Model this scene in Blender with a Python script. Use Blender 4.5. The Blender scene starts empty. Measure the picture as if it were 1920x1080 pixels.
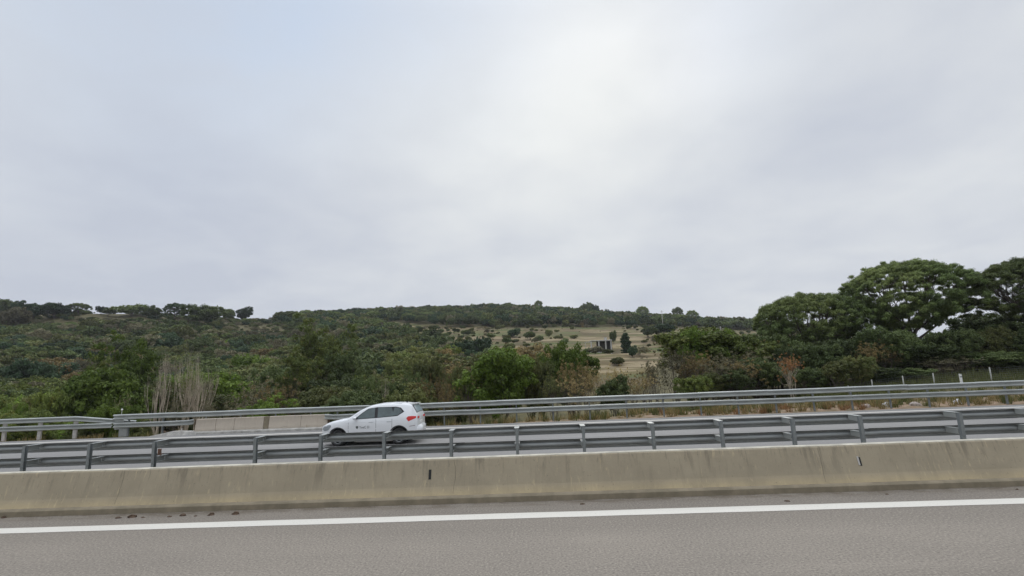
import bpy, bmesh, math, random
import numpy as np
from mathutils import Matrix, Vector
random.seed(7); RNG = np.random.default_rng(11)
R_ = math.radians
scene = bpy.context.scene
COL = scene.collection

# ------------------------------------------------------------------ camera
PITCH, ROLL, YAW, CAM_H, FPX = R_(9.46), R_(2.3), R_(2.2), 2.5, 960.0
def cam_basis():
    Fh = np.array([-math.sin(YAW), math.cos(YAW), 0.]); Z = np.array([0, 0, 1.])
    F = Fh*math.cos(PITCH)+Z*math.sin(PITCH); R0 = np.array([math.cos(YAW), math.sin(YAW), 0.]); U0 = np.cross(R0, F)
    U = U0*math.cos(ROLL)+R0*math.sin(ROLL); R = R0*math.cos(ROLL)-U0*math.sin(ROLL)
    return R, U, F
CR, CU, CF = cam_basis()
cam = bpy.data.cameras.new('camera'); cam_o = bpy.data.objects.new('camera', cam); COL.objects.link(cam_o)
cam.sensor_width = 36.0; cam.lens = 36.0*FPX/1920.0; cam.clip_start = 0.1; cam.clip_end = 12000
M4 = Matrix(((CR[0], CU[0], -CF[0], 0), (CR[1], CU[1], -CF[1], 0), (CR[2], CU[2], -CF[2], CAM_H), (0, 0, 0, 1)))
cam_o.matrix_world = M4
scene.camera = cam_o
CAMP = np.array([0, 0, CAM_H])
def ray(px, py):
    return CF+CR*(px-960)/FPX+CU*(540-py)/FPX
def at_y(px, py, Y):
    d = ray(px, py); return CAMP+d*(Y/d[1])
def proj(P):
    v = np.asarray(P, float)-CAMP; z = v @ CF
    return 960+FPX*(v @ CR)/z, 540-FPX*(v @ CU)/z

# ------------------------------------------------------------------ sky and sun
def sky_dir(px, py):
    d = ray(px, py); d = d/np.linalg.norm(d); return (float(d[0]), float(d[1]), float(d[2]))
SUN_D = sky_dir(1160, 130)
sun_el = math.asin(SUN_D[2]); sun_az = math.atan2(SUN_D[0], SUN_D[1])
W = bpy.data.worlds.new('World'); scene.world = W; W.use_nodes = True
nt = W.node_tree; nt.nodes.clear()
def N(t, nt=nt, **kw):
    n = nt.nodes.new(t)
    for k, v in kw.items(): setattr(n, k, v)
    return n
def mth(op, a, b=None, nt=nt, clamp=False):
    n = nt.nodes.new('ShaderNodeMath'); n.operation = op; n.use_clamp = clamp
    for i, v in enumerate((a, b)):
        if v is None: continue
        if isinstance(v, (int, float)): n.inputs[i].default_value = v
        else: nt.links.new(v, n.inputs[i])
    return n.outputs[0]
def vm(op, a, b=None, nt=nt):
    n = nt.nodes.new('ShaderNodeVectorMath'); n.operation = op
    for i, v in enumerate((a, b)):
        if v is None: continue
        if isinstance(v, tuple): n.inputs[i].default_value = v
        else: nt.links.new(v, n.inputs[i])
    return n
def mixc(f, a, b, nt=nt, blend='MIX'):
    n = nt.nodes.new('ShaderNodeMix'); n.data_type = 'RGBA'; n.blend_type = blend; n.clamp_factor = True
    for s, v in ((n.inputs[0], f), (n.inputs[6], a), (n.inputs[7], b)):
        if isinstance(v, (int, float)): s.default_value = v
        elif isinstance(v, tuple): s.default_value = (v[0], v[1], v[2], 1)
        else: nt.links.new(v, s)
    return n.outputs[2]
def maprange(v, a, b, c, d, nt=nt, smooth=True):
    n = nt.nodes.new('ShaderNodeMapRange'); n.interpolation_type = 'SMOOTHSTEP' if smooth else 'LINEAR'
    nt.links.new(v, n.inputs[0])
    for i, x in enumerate((a, b, c, d)): n.inputs[i+1].default_value = x
    return n.outputs[0]
def noise(vec, scale, detail=4, rough=.5, nt=nt, dist=0.0):
    n = nt.nodes.new('ShaderNodeTexNoise'); n.inputs['Scale'].default_value = scale
    n.inputs['Detail'].default_value = detail; n.inputs['Roughness'].default_value = rough; n.inputs['Distortion'].default_value = dist
    nt.links.new(vec, n.inputs['Vector']); return n
tc = N('ShaderNodeTexCoord')
dirv = vm('NORMALIZE', tc.outputs['Generated']).outputs[0]
sep = N('ShaderNodeSeparateXYZ'); nt.links.new(dirv, sep.inputs[0])
sky = N('ShaderNodeTexSky', sky_type='NISHITA'); sky.sun_disc = False
sky.sun_elevation = sun_el; sky.sun_rotation = sun_az; sky.air_density = 1.0; sky.dust_density = 2.0
den = mth('ADD', mth('MAXIMUM', sep.outputs[2], 0.0), 0.22)
cv = N('ShaderNodeCombineXYZ'); nt.links.new(mth('DIVIDE', sep.outputs[0], den), cv.inputs[0]); nt.links.new(mth('DIVIDE', sep.outputs[1], den), cv.inputs[1])
n1 = noise(cv.outputs[0], 1.1, 4, .45, dist=.3).outputs[0]
n2 = noise(cv.outputs[0], 2.7, 5, .5, dist=.2).outputs[0]
def lobe(px, py, sig, w):
    d = vm('DOT_PRODUCT', dirv, sky_dir(px, py)).outputs['Value']
    return mth('MULTIPLY', mth('POWER', mth('MAXIMUM', d, 0.0), 1.0/(sig*sig)), w)
L = None                                   # cloud brightness: thin and thick places of the cloud deck
for a in [(1160, 170, .20, .56), (880, 200, .26, .22), (560, 130, .2, .14), (60, 170, .16, .22), (760, 350, .18, .10), (1090, 330, .16, .08), (1250, 90, .12, .10), (960, 560, .10, .10),
          (1850, 60, .2, .20), (1890, 360, .16, .12), (250, 350, .26, -.20), (560, 420, .14, -.10), (1290, 300, .10, -.10), (1430, 260, .16, -.16), (980, 460, .14, -.05), (1450, 480, .13, .07)]:
    l = lobe(*a); L = l if L is None else mth('ADD', L, l)
L = mth('ADD', L, mth('MULTIPLY', mth('SUBTRACT', n1, .5), .55))
L = mth('ADD', L, mth('MULTIPLY', mth('SUBTRACT', n2, .5), .75))
L = mth('ADD', L, .19, clamp=True)
cloud = mixc(L, (5.45, 5.85, 6.7), (8.7, 8.9, 8.8))
B = None
for a in [(400, -30, .15, .5), (880, -40, .15, .55), (1330, 20, .10, .45), (130, -60, .2, .3), (620, 60, .10, .2)]:
    l = lobe(*a); B = l if B is None else mth('ADD', B, l)
B = mth('MULTIPLY', B, maprange(n2, .3, .7, .5, 1.15), clamp=True)
blue = mixc(.55, sky.outputs[0], (5.2, 6.6, 9.0))
skyc = mixc(mth('MULTIPLY', B, .8), cloud, mixc(.6, blue, (5.6, 6.9, 8.8)))
# an overcast sky is brightest overhead
up = mth('ADD', mth('MULTIPLY', maprange(sep.outputs[2], .60, .95, 0, 1), 2.2), 1.0)
gm = vm('SCALE', skyc); nt.links.new(up, gm.inputs['Scale'])
bg = N('ShaderNodeBackground'); bg.inputs[1].default_value = 0.1
nt.links.new(gm.outputs[0], bg.inputs[0])
wo = N('ShaderNodeOutputWorld'); nt.links.new(bg.outputs[0], wo.inputs[0])
sl = bpy.data.lights.new('sun', 'SUN'); sl.energy = 0.8; sl.angle = R_(25); sl.color = (1, .96, .9)
so = bpy.data.objects.new('sun', sl); COL.objects.link(so)
so.rotation_euler = Vector((-SUN_D[0], -SUN_D[1], -max(SUN_D[2], .0))).to_track_quat('-Z', 'Y').to_euler()
scene.view_settings.view_transform = 'Standard'; scene.view_settings.look = 'None'
scene.view_settings.exposure = 0.0; scene.view_settings.gamma = 1.0

# ------------------------------------------------------------------ helpers
def tag(o, label=None, cat=None, group=None, kind=None):
    if label: o['label'] = label
    if cat: o['category'] = cat
    if group: o['group'] = group
    if kind: o['kind'] = kind
    return o
def link(name, me, parent=None):
    o = bpy.data.objects.new(name, me); COL.objects.link(o)
    if parent is not None: o.parent = parent
    return o
def empty(name, loc=(0, 0, 0), rz=0):
    o = bpy.data.objects.new(name, None); COL.objects.link(o); o.location = loc; o.rotation_euler = (0, 0, rz); o.empty_display_size = .2
    return o
def copy_tree(o, parent=None):
    c = o.copy(); COL.objects.link(c); c.parent = parent
    for ch in list(o.children): copy_tree(ch, c)
    return c
class MB:
    def __init__(s): s.v = []; s.f = []
    def add(s, vs, fs):
        b = len(s.v); s.v += [tuple(map(float, p)) for p in vs]; s.f += [tuple(b+i for i in f) for f in fs]; return s
    def box(s, x0, x1, y0, y1, z0, z1):
        return s.add([(x0, y0, z0), (x1, y0, z0), (x1, y1, z0), (x0, y1, z0), (x0, y0, z1), (x1, y0, z1), (x1, y1, z1), (x0, y1, z1)],
                     [(0, 3, 2, 1), (4, 5, 6, 7), (0, 1, 5, 4), (1, 2, 6, 5), (2, 3, 7, 6), (3, 0, 4, 7)])
    def tube(s, a, b, ra, rb, n=8, caps=True):
        a = np.array(a, float); b = np.array(b, float); d = b-a; L_ = np.linalg.norm(d)
        if L_ < 1e-9: return s
        d /= L_; u = np.cross(d, (0, 0, 1.) if abs(d[2]) < .9 else (1., 0, 0)); u /= np.linalg.norm(u); w = np.cross(d, u)
        vs = []
        for c, r in ((a, ra), (b, rb)):
            for k in range(n):
                t = 2*math.pi*k/n; vs.append(c+r*(u*math.cos(t)+w*math.sin(t)))
        fs = [(k, (k+1) % n, n+(k+1) % n, n+k) for k in range(n)]
        if caps: fs += [tuple(range(n-1, -1, -1)), tuple(range(n, 2*n))]
        return s.add(vs, fs)
    def prism_x(s, prof, x0, x1, closed=True):       # profile in (y, z)
        n = len(prof); vs = [(x0, y, z) for y, z in prof]+[(x1, y, z) for y, z in prof]
        fs = [(k, (k+1) % n, n+(k+1) % n, n+k) for k in range(n if closed else n-1)]
        if closed: fs += [tuple(range(n-1, -1, -1)), tuple(range(n, 2*n))]
        return s.add(vs, fs)
    def mesh(s, name, mat=None, smooth=False):
        me = bpy.data.meshes.new(name); me.from_pydata(s.v, [], s.f)
        bm = bmesh.new(); bm.from_mesh(me); bmesh.ops.recalc_face_normals(bm, faces=bm.faces); bm.to_mesh(me); bm.free()
        if mat: me.materials.append(mat)
        if smooth: me.polygons.foreach_set('use_smooth', [True]*len(me.polygons))
        return me
    def build(s, name, mat=None, parent=None, smooth=False): return link(name, s.mesh(name, mat, smooth), parent)
def np_mesh(name, v, f, mat=None, smooth=False):
    me = bpy.data.meshes.new(name); v = np.asarray(v, np.float32); f = np.asarray(f, np.int32); k = f.shape[1]
    me.vertices.add(len(v)); me.vertices.foreach_set('co', v.ravel()); me.loops.add(f.size); me.loops.foreach_set('vertex_index', f.ravel())
    me.polygons.add(len(f)); me.polygons.foreach_set('loop_start', np.arange(0, f.size, k, dtype=np.int32)); me.polygons.foreach_set('loop_total', np.full(len(f), k, np.int32))
    me.update(calc_edges=True)
    if mat: me.materials.append(mat)
    if smooth: me.polygons.foreach_set('use_smooth', np.ones(len(f), bool))
    return me
def smoothnoise(x, y, seed=0):
    x = np.asarray(x, float); y = np.asarray(y, float)
    xi = np.floor(x).astype(int); yi = np.floor(y).astype(int); fx = x-xi; fy = y-yi; fx = fx*fx*(3-2*fx); fy = fy*fy*(3-2*fy)
    def h(a, b):
        n = (a*374761393+b*668265263+seed*1442695041) & 0x7fffffff; n = ((n ^ (n >> 13))*1274126177) & 0x7fffffff
        return (n ^ (n >> 16))/float(0x7fffffff)*1.0 % 1.0
    return (h(xi, yi)*(1-fx)+h(xi+1, yi)*fx)*(1-fy)+(h(xi, yi+1)*(1-fx)+h(xi+1, yi+1)*fx)*fy

# ------------------------------------------------------------------ materials
def new_mat(name):
    m = bpy.data.materials.new(name); m.use_nodes = True; t = m.node_tree; b = t.nodes['Principled BSDF']
    return m, t, b
def mat_plain(name, col, rough=.6, metal=0., var=.12, scale=6., spec=.5, bump=0.):
    m, t, b = new_mat(name); tcn = t.nodes.new('ShaderNodeTexCoord')
    n = noise(tcn.outputs['Object'], scale, 5, .6, nt=t)
    f = maprange(n.outputs[0], .3, .7, 1-var, 1+var, nt=t)
    g = vm('SCALE', (col[0], col[1], col[2]), nt=t); t.links.new(f, g.inputs['Scale']); t.links.new(g.outputs[0], b.inputs['Base Color'])
    b.inputs['Roughness'].default_value = rough; b.inputs['Metallic'].default_value = metal; b.inputs['Specular IOR Level'].default_value = spec
    if bump:
        bp = t.nodes.new('ShaderNodeBump'); bp.inputs['Strength'].default_value = bump; bp.inputs['Distance'].default_value = .02
        t.links.new(n.outputs[0], bp.inputs['Height']); t.links.new(bp.outputs[0], b.inputs['Normal'])
    return m
def mat_asphalt(name, a, b2, fleck, base_scale=1.0):
    m, t, b = new_mat(name); g = t.nodes.new('ShaderNodeNewGeometry'); P = g.outputs['Position']
    st = vm('MULTIPLY', P, (.05, .55, 1.), nt=t).outputs[0]
    big = noise(P, .35, 5, .6, nt=t).outputs[0]; streak = noise(st, 1.6, 4, .6, nt=t).outputs[0]
    grain = noise(P, 48*base_scale, 3, .75, nt=t).outputs[0]; grain2 = noise(P, 17*base_scale, 3, .7, nt=t).outputs[0]
    c = mixc(maprange(big, .3, .7, 0, 1, nt=t), a, b2, nt=t)
    c = mixc(maprange(streak, .35, .7, 0, .35, nt=t), c, tuple(x*.78 for x in a), nt=t)
    spy = t.nodes.new('ShaderNodeSeparateXYZ'); t.links.new(P, spy.inputs[0])
    tr_ = mth('ABSOLUTE', mth('SINE', mth('MULTIPLY', mth('SUBTRACT', spy.outputs[1], 7.7, nt=t), math.pi/3.4, nt=t), nt=t), nt=t)
    c = mixc(mth('MULTIPLY', maprange(tr_, .55, 1, 0, .5, nt=t), maprange(big, .3, .6, .5, 1, nt=t), nt=t), c, tuple(x*.80 for x in a), nt=t)
    c = mixc(maprange(grain, .52, .66, 0, .75, nt=t), c, fleck, nt=t)
    dirt = mth('MULTIPLY', maprange(spy.outputs[1], 10.15, 10.62, 0, 1, nt=t), maprange(noise(vm('MULTIPLY', P, (.6, 1.6, 1), nt=t).outputs[0], 3, 5, .7, nt=t).outputs[0], .38, .62, 0, 1, nt=t), nt=t)
    dirt = mth('MULTIPLY', dirt, mth('LESS_THAN', spy.outputs[1], 12, nt=t), nt=t)
    c = mixc(mth('MULTIPLY', dirt, .75, nt=t), c, (.11, .085, .055), nt=t)
    c = mixc(maprange(grain, .47, .34, 0, .75, nt=t), c, tuple(x*.45 for x in a), nt=t)
    c = mixc(maprange(grain2, .58, .72, 0, .30, nt=t), c, tuple(x*.55 for x in a), nt=t)
    t.links.new(c, b.inputs['Base Color']); b.inputs['Roughness'].default_value = .85; b.inputs['Specular IOR Level'].default_value = .25
    bp = t.nodes.new('ShaderNodeBump'); bp.inputs['Strength'].default_value = .5; bp.inputs['Distance'].default_value = .008
    t.links.new(grain, bp.inputs['Height']); t.links.new(bp.outputs[0], b.inputs['Normal'])
    return m
M = {}
M['asphalt'] = mat_asphalt('asphalt_near', (.212, .186, .154), (.248, .217, .178), (.35, .312, .258), .62)
M['asphalt_far'] = mat_asphalt('asphalt_far', (.228, .220, .21), (.258, .25, .236), (.29, .28, .262))
def mat_paint():
    m, t, b = new_mat('road_paint'); g = t.nodes.new('ShaderNodeNewGeometry'); P = g.outputs['Position']
    w = noise(P, 30, 4, .7, nt=t).outputs[0]; s = noise(vm('MULTIPLY', P, (.25, 3, 1), nt=t).outputs[0], 2, 4, .6, nt=t).outputs[0]
    c = mixc(maprange(w, .54, .70, 0, .6, nt=t), (.62, .59, .52), (.34, .32, .27), nt=t)
    c = mixc(maprange(s, .45, .8, 0, .3, nt=t), c, (.50, .48, .44), nt=t)
    t.links.new(c, b.inputs['Base Color']); b.inputs['Roughness'].default_value = .7
    return m
M['paint'] = mat_paint()
def mat_wall(name, c_hi, c_lo, zsplit, zrange, streakc, blot=1.0):
    m, t, b = new_mat(name); g = t.nodes.new('ShaderNodeNewGeometry'); P = g.outputs['Position']
    sp = t.nodes.new('ShaderNodeSeparateXYZ'); t.links.new(P, sp.inputs[0])
    big = noise(P, 1.3, 6, .62, nt=t).outputs[0]; fine = noise(P, 22, 5, .7, nt=t).outputs[0]
    vs = noise(vm('MULTIPLY', P, (1, .3, .10), nt=t).outputs[0], 7, 5, .65, nt=t).outputs[0]
    vs2 = noise(vm('MULTIPLY', P, (1, .3, .18), nt=t).outputs[0], 19, 3, .6, nt=t).outputs[0]
    hz = mth('ADD', sp.outputs[2], mth('MULTIPLY', mth('SUBTRACT', big, .5), .35, nt=t), nt=t)
    c = mixc(maprange(hz, zsplit-zrange, zsplit+zrange, 0, 1, nt=t), c_lo, c_hi, nt=t)
    c = mixc(maprange(big, .35, .68, 0, .45*blot, nt=t), c, tuple(x*.72 for x in c_hi), nt=t)
    up_ = maprange(sp.outputs[2], .2, .85, .15, 1, nt=t)
    c = mixc(mth('MULTIPLY', maprange(vs, .52, .68, 0, .8, nt=t), up_, nt=t), c, streakc, nt=t)
    c = mixc(mth('MULTIPLY', maprange(vs2, .58, .70, 0, .6, nt=t), up_, nt=t), c, streakc, nt=t)
    c = mixc(maprange(vs2, .40, .28, 0, .3, nt=t), c, tuple(min(1, x*1.35) for x in c_lo), nt=t)
    c = mixc(maprange(fine, .55, .75, 0, .25, nt=t), c, tuple(x*.6 for x in c_hi), nt=t)
    pit = t.nodes.new('ShaderNodeTexVoronoi'); pit.inputs['Scale'].default_value = 9; t.links.new(P, pit.inputs['Vector'])
    c = mixc(maprange(pit.outputs['Distance'], .10, .05, 0, .7, nt=t), c, tuple(x*.45 for x in c_hi), nt=t)
    t.links.new(c, b.inputs['Base Color']); b.inputs['Roughness'].default_value = .9; b.inputs['Specular IOR Level'].default_value = .2
    bp = t.nodes.new('ShaderNodeBump'); bp.inputs['Strength'].default_value = .35; bp.inputs['Distance'].default_value = .01
    t.links.new(fine, bp.inputs['Height']); t.links.new(bp.outputs[0], b.inputs['Normal'])
    return m
M['wall'] = mat_wall('barrier_concrete', (.345, .296, .210), (.47, .378, .228), .40, .14, (.19, .165, .12))
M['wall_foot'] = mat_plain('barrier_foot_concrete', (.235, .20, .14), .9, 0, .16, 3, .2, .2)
M['wall_top'] = mat_plain('barrier_lit_top_concrete', (.46, .43, .35), .9, 0, .25, 4, .2, .2)  # light on the wall top, put into a paler concrete colour
M['parapet'] = mat_wall('parapet_concrete', (.56, .49, .40), (.50, .44, .36), -.1, .1, (.26, .19, .15), .6)
M['conc'] = mat_plain('rough_concrete', (.40, .385, .35), .9, 0, .25, 3, .2, .2)
M['conc_light'] = mat_plain('pale_concrete', (.55, .53, .49), .9, 0, .2, 2, .2)
M['dark'] = mat_plain('dark_void', (.02, .02, .018), .9)
M['galv'] = mat_plain('weathered_galvanised_steel', (.255, .268, .262), .5, .2, .08, 1.2, .4)
M['galv_post'] = mat_plain('post_steel', (.21, .228, .228), .5, .25, .12, 3.5, .4)
M['galv_far'] = mat_plain('far_rail_steel', (.36, .375, .355), .45, .25, .1, 1., .4)
M['rust'] = mat_plain('rusty_steel', (.16, .09, .06), .8, .1, .4, 8)
M['gravel'] = mat_plain('median_gravel', (.24, .21, .165), .95, 0, .4, 3, .2, .5)
M['soil'] = mat_plain('soil_clod', (.095, .065, .045), .95, 0, .4, 20, .2)
M['litter'] = mat_plain('pale_litter', (.6, .6, .6), .7, 0, .3, 8)
M['rock'] = mat_plain('pale_rock', (.42, .36, .32), .9, 0, .35, 9, .2, .4)
M['white_post'] = mat_plain('white_plastic', (.7, .7, .66), .6)
M['wood_post'] = mat_plain('weathered_post', (.34, .34, .30), .85)
def mat_leaf(name, c1, c2, c3=None, trans=.25):
    """foliage: two leaf tones mixed clump by clump, a tone per plant"""
    m, t, b = new_mat(name); oi = t.nodes.new('ShaderNodeObjectInfo'); tcn = t.nodes.new('ShaderNodeTexCoord'); g = t.nodes.new('ShaderNodeNewGeometry')
    n = noise(tcn.outputs['Object'], .9, 3, .6, nt=t).outputs[0]; n2_ = noise(tcn.outputs['Object'], 6, 2, .6, nt=t).outputs[0]
    c = mixc(maprange(n, .38, .62, 0, 1, nt=t), c1, c2, nt=t)
    if c3: c = mixc(maprange(n2_, .56, .66, 0, .8, nt=t), c, c3, nt=t)
    f = mth('ADD', mth('MULTIPLY', oi.outputs['Random'], .85, nt=t), .62, nt=t)
    f = mth('MULTIPLY', f, maprange(g.outputs['Random Per Island'], 0, 1, .72, 1.28, nt=t, smooth=False), nt=t)
    s = vm('SCALE', c, nt=t); t.links.new(f, s.inputs['Scale'])
    t.links.new(s.outputs[0], b.inputs['Base Color']); b.inputs['Roughness'].default_value = .7; b.inputs['Specular IOR Level'].default_value = .25
    if trans:
        tr = t.nodes.new('ShaderNodeBsdfTranslucent'); t.links.new(s.outputs[0], tr.inputs[0]); mx = t.nodes.new('ShaderNodeMixShader'); mx.inputs[0].default_value = trans
        out = t.nodes['Material Output']; t.links.new(b.outputs[0], mx.inputs[1]); t.links.new(tr.outputs[0], mx.inputs[2]); t.links.new(mx.outputs[0], out.inputs[0])
    return m
LEAF = {
 'oak':    mat_leaf('holm_oak_leaves', (0.075, 0.103, 0.035), (0.111, 0.141, 0.047)),
 'olive':  mat_leaf('olive_green_leaves', (0.111, 0.130, 0.043), (0.153, 0.162, 0.053), (0.168, 0.151, 0.057)),
 'bright': mat_leaf('bright_green_leaves', (0.105, 0.162, 0.024), (0.157, 0.221, 0.035), (0.068, 0.092, 0.022)),
 'pine':   mat_leaf('pine_needles', (.115, .158, .050), (.190, .225, .075), (.070, .095, .036)),
 'grey':   mat_leaf('grey_brown_twigs', (0.157, 0.141, 0.080), (0.210, 0.195, 0.114), (0.126, 0.124, 0.057)),
 'brown':  mat_leaf('brown_leaves', (0.210, 0.157, 0.061), (0.157, 0.124, 0.057), (0.294, 0.216, 0.090)),
 'yellow': mat_leaf('yellow_green_leaves', (0.147, 0.178, 0.037), (0.115, 0.151, 0.039), (0.200, 0.200, 0.049)),
 'dead':   mat_leaf('rust_brown_leaves', (0.262, 0.136, 0.053), (0.200, 0.103, 0.041)),
 'cyp':    mat_leaf('dark_conifer_leaves', (0.042, 0.073, 0.036), (0.058, 0.092, 0.041)),
 'straw':  mat_leaf('dry_straw', (0.379, 0.303, 0.139), (0.273, 0.216, 0.090), (0.232, 0.151, 0.073)),
 'rustfern': mat_leaf('rust_bracken', (.22, .125, .06), (.17, .11, .055)),
}
BARK = mat_plain('grey_brown_bark', (.115, .095, .075), .95, 0, .3, 6)
BARK_PALE = mat_plain('pale_bark', (.44, .375, .285), .95, 0, .3, 6)

# ------------------------------------------------------------------ terrain
Y_TER = 31.3; ZF = -0.42
colsdef = {
 -9000: [(31.3, 'z', -.55), (45, 'z', -3), (120, 'z', 0), (300, 'z', 20), (700, 'z', 5)],
 -1400: [(31.3, 'z', -.55), (33.5, 'z', -.8), (45, 'z', -4), (70, 'z', -6), (120, 'z', 0), (180, 'z', 14), (240, 'z', 27), (290, 'z', 33), (400, 'z', 26), (700, 'z', 0)],
 0:   [(31.3, 'z', -.5), (33.2, 'z', -.9), (45, 'z', -5), (70, 'z', -6.5), (100, 'y', 768), (150, 'y', 706), (200, 'y', 655), (250, 'y', 612), (272, 'y', 588), (330, 'y', 594), (450, 'y', 602), (700, 'y', 700)],
 250: [(31.3, 'z', -.5), (33.2, 'z', -.9), (45, 'z', -5), (70, 'z', -6.5), (100, 'y', 766), (150, 'y', 708), (200, 'y', 655), (250, 'y', 610), (275, 'y', 590), (330, 'y', 596), (450, 'y', 604), (700, 'y', 700)],
 480: [(31.3, 'z', -.5), (33.2, 'z', -.9), (45, 'z', -5), (70, 'z', -6.5), (100, 'y', 762), (150, 'y', 712), (220, 'y', 655), (280, 'y', 614), (330, 'y', 602), (400, 'y', 601), (480, 'y', 608), (700, 'y', 690)],
 700: [(31.3, 'z', -.5), (33.2, 'z', -.8), (45, 'z', -4.5), (70, 'z', -6.5), (100, 'y', 750), (150, 'y', 703), (220, 'y', 655), (300, 'y', 622), (360, 'y', 606), (430, 'y', 596), (480, 'y', 591), (540, 'y', 594), (700, 'y', 670)],
 960: [(31.3, 'z', -.46), (34, 'z', -.6), (42, 'z', -3), (60, 'z', -5), (90, 'y', 738), (110, 'y', 708), (140, 'y', 680), (180, 'y', 657), (240, 'y', 635), (330, 'y', 615), (400, 'y', 598), (470, 'y', 583), (520, 'y', 582), (700, 'y', 650)],
 1200: [(31.3, 'z', -.46), (36, 'z', -.5), (45, 'z', -1.6), (65, 'z', -2.4), (90, 'y', 722), (110, 'y', 700), (140, 'y', 677), (180, 'y', 657), (240, 'y', 633), (320, 'y', 614), (400, 'y', 606), (460, 'y', 600), (510, 'y', 600), (700, 'y', 650)],
 1440: [(31.3, 'z', -.46), (36, 'z', -.4), (50, 'z', -.8), (70, 'z', -.8), (110, 'y', 690), (150, 'y', 665), (240, 'y', 640), (330, 'y', 624), (400, 'y', 618), (450, 'y', 615), (500, 'y', 616), (700, 'y', 640)],
 1700: [(31.3, 'z', -.46), (36, 'z', -.35), (41, 'z', 0), (48, 'z', .5), (60, 'z', .6), (110, 'y', 672), (200, 'y', 655), (330, 'y', 640), (500, 'y', 632), (700, 'y', 650)],
 1920: [(31.3, 'z', -.46), (36, 'z', -.3), (41, 'z', .3), (48, 'z', 1.3), (60, 'z', 1.5), (110, 'z', 1), (200, 'y', 650), (500, 'y', 645), (700, 'y', 650)],
 3200: [(31.3, 'z', -.46), (36, 'z', -.3), (41, 'z', .3), (48, 'z', 1.3), (60, 'z', 1.4), (110, 'z', 1), (700, 'z', 1)],
 9000: [(31.3, 'z', -.46), (36, 'z', -.3), (60, 'z', .5), (700, 'z', 0)],
}
YS = np.concatenate([np.linspace(Y_TER, 60, 36), np.geomspace(62, 760, 110), [1000, 1500]])
T_COL, Z_COL = [], []
for px, ctrl in sorted(colsdef.items()):
    d = ray(px, 690)
    T_COL.append(d[0]/d[1] if abs(px) < 5000 else math.copysign(13, px))
    ys_, zs_ = [], []
    for (Y, k, val) in ctrl:
        ys_.append(Y); zs_.append(val if k == 'z' else at_y(px, val, Y)[2])
    ys_.append(1500); zs_.append(0)
    Z_COL.append(np.interp(YS, ys_, zs_))
T_COL = np.array(T_COL); Z_COL = np.array(Z_COL)
def smooth_t(t):
    return t
def height(X, Y):
    X = np.atleast_1d(np.asarray(X, float)); Y = np.atleast_1d(np.asarray(Y, float)); t = X/np.maximum(Y, 1)
    ti = np.clip(np.searchsorted(T_COL, t)-1, 0, len(T_COL)-2); ft = np.clip((t-T_COL[ti])/(T_COL[ti+1]-T_COL[ti]), 0, 1)
    yi = np.clip(np.searchsorted(YS, Y)-1, 0, len(YS)-2); fy = np.clip((Y-YS[yi])/(YS[yi+1]-YS[yi]), 0, 1)
    z = (Z_COL[ti, yi]*(1-fy)+Z_COL[ti, yi+1]*fy)*(1-ft)+(Z_COL[ti+1, yi]*(1-fy)+Z_COL[ti+1, yi+1]*fy)*ft
    amp = np.clip((Y-36)/120, 0, 1)
    z = z+amp*((smoothnoise(X/22, Y/22, 3)-.5)*1.6+(smoothnoise(X/7, Y/7, 5)-.5)*.5)
    # farmed terraces on the open slope
    zz = z/2.3; fr = zz-np.floor(zz); st = (np.floor(zz)+np.clip((fr-.55)/.30, 0, 1))*2.3
    k = np.clip((Y-95)/30, 0, 1)*np.clip((400-Y)/60, 0, 1)*.55
    return z*(1-k)+(st+.5)*k
def hgt(x, y): return float(height(x, y)[0])
# land cover: 1 on the open farmed slope, 0 under the wood
FL = [(610, 560), (614, 640), (630, 760), (652, 815), (664, 845), (690, 890), (715, 990), (760, 1060)]   # (py, left edge px)
FR = [(560, 1440), (624, 1440), (640, 1290), (665, 1245), (700, 1232), (725, 1215), (760, 1190)]
def is_field(px, py):
    l = np.interp(py, [a for a, _ in FL], [b for _, b in FL]); r = np.interp(py, [a for a, _ in FR], [b for _, b in FR])
    top = np.interp(px, [560, 640, 740, 860, 960, 1100, 1240, 1440], [615, 606, 604, 614, 615, 613, 612, 622])
    return (px > l) & (px < r) & (py > top)
def projv(P):
    v = P-CAMP; z = np.maximum(v @ CF, .1); return 960+FPX*(v @ CR)/z, 540-FPX*(v @ CU)/z
tt = np.concatenate([np.linspace(-13, -2.2, 26)[:-1], np.linspace(-2.2, 2.2, 420), np.linspace(2.2, 13, 26)[1:]])
TT, YY = np.meshgrid(tt, YS); XX = np.clip(TT*YY, -1600, 1600); ZZ = height(XX.ravel(), YY.ravel()).reshape(XX.shape)
V = np.stack([XX, YY, ZZ], -1).reshape(-1, 3); nr, nc = XX.shape
idx = np.arange(nr*nc).reshape(nr, nc); Fq = np.stack([idx[:-1, :-1], idx[:-1, 1:], idx[1:, 1:], idx[1:, :-1]], -1).reshape(-1, 4)
pxv, pyv = projv(V)
cover = (is_field(pxv, pyv) & (V[:, 1] > 80)).astype(np.float32)
verge = np.clip(1-(V[:, 1]-34)/6, 0, 1).astype(np.float32)
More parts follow.
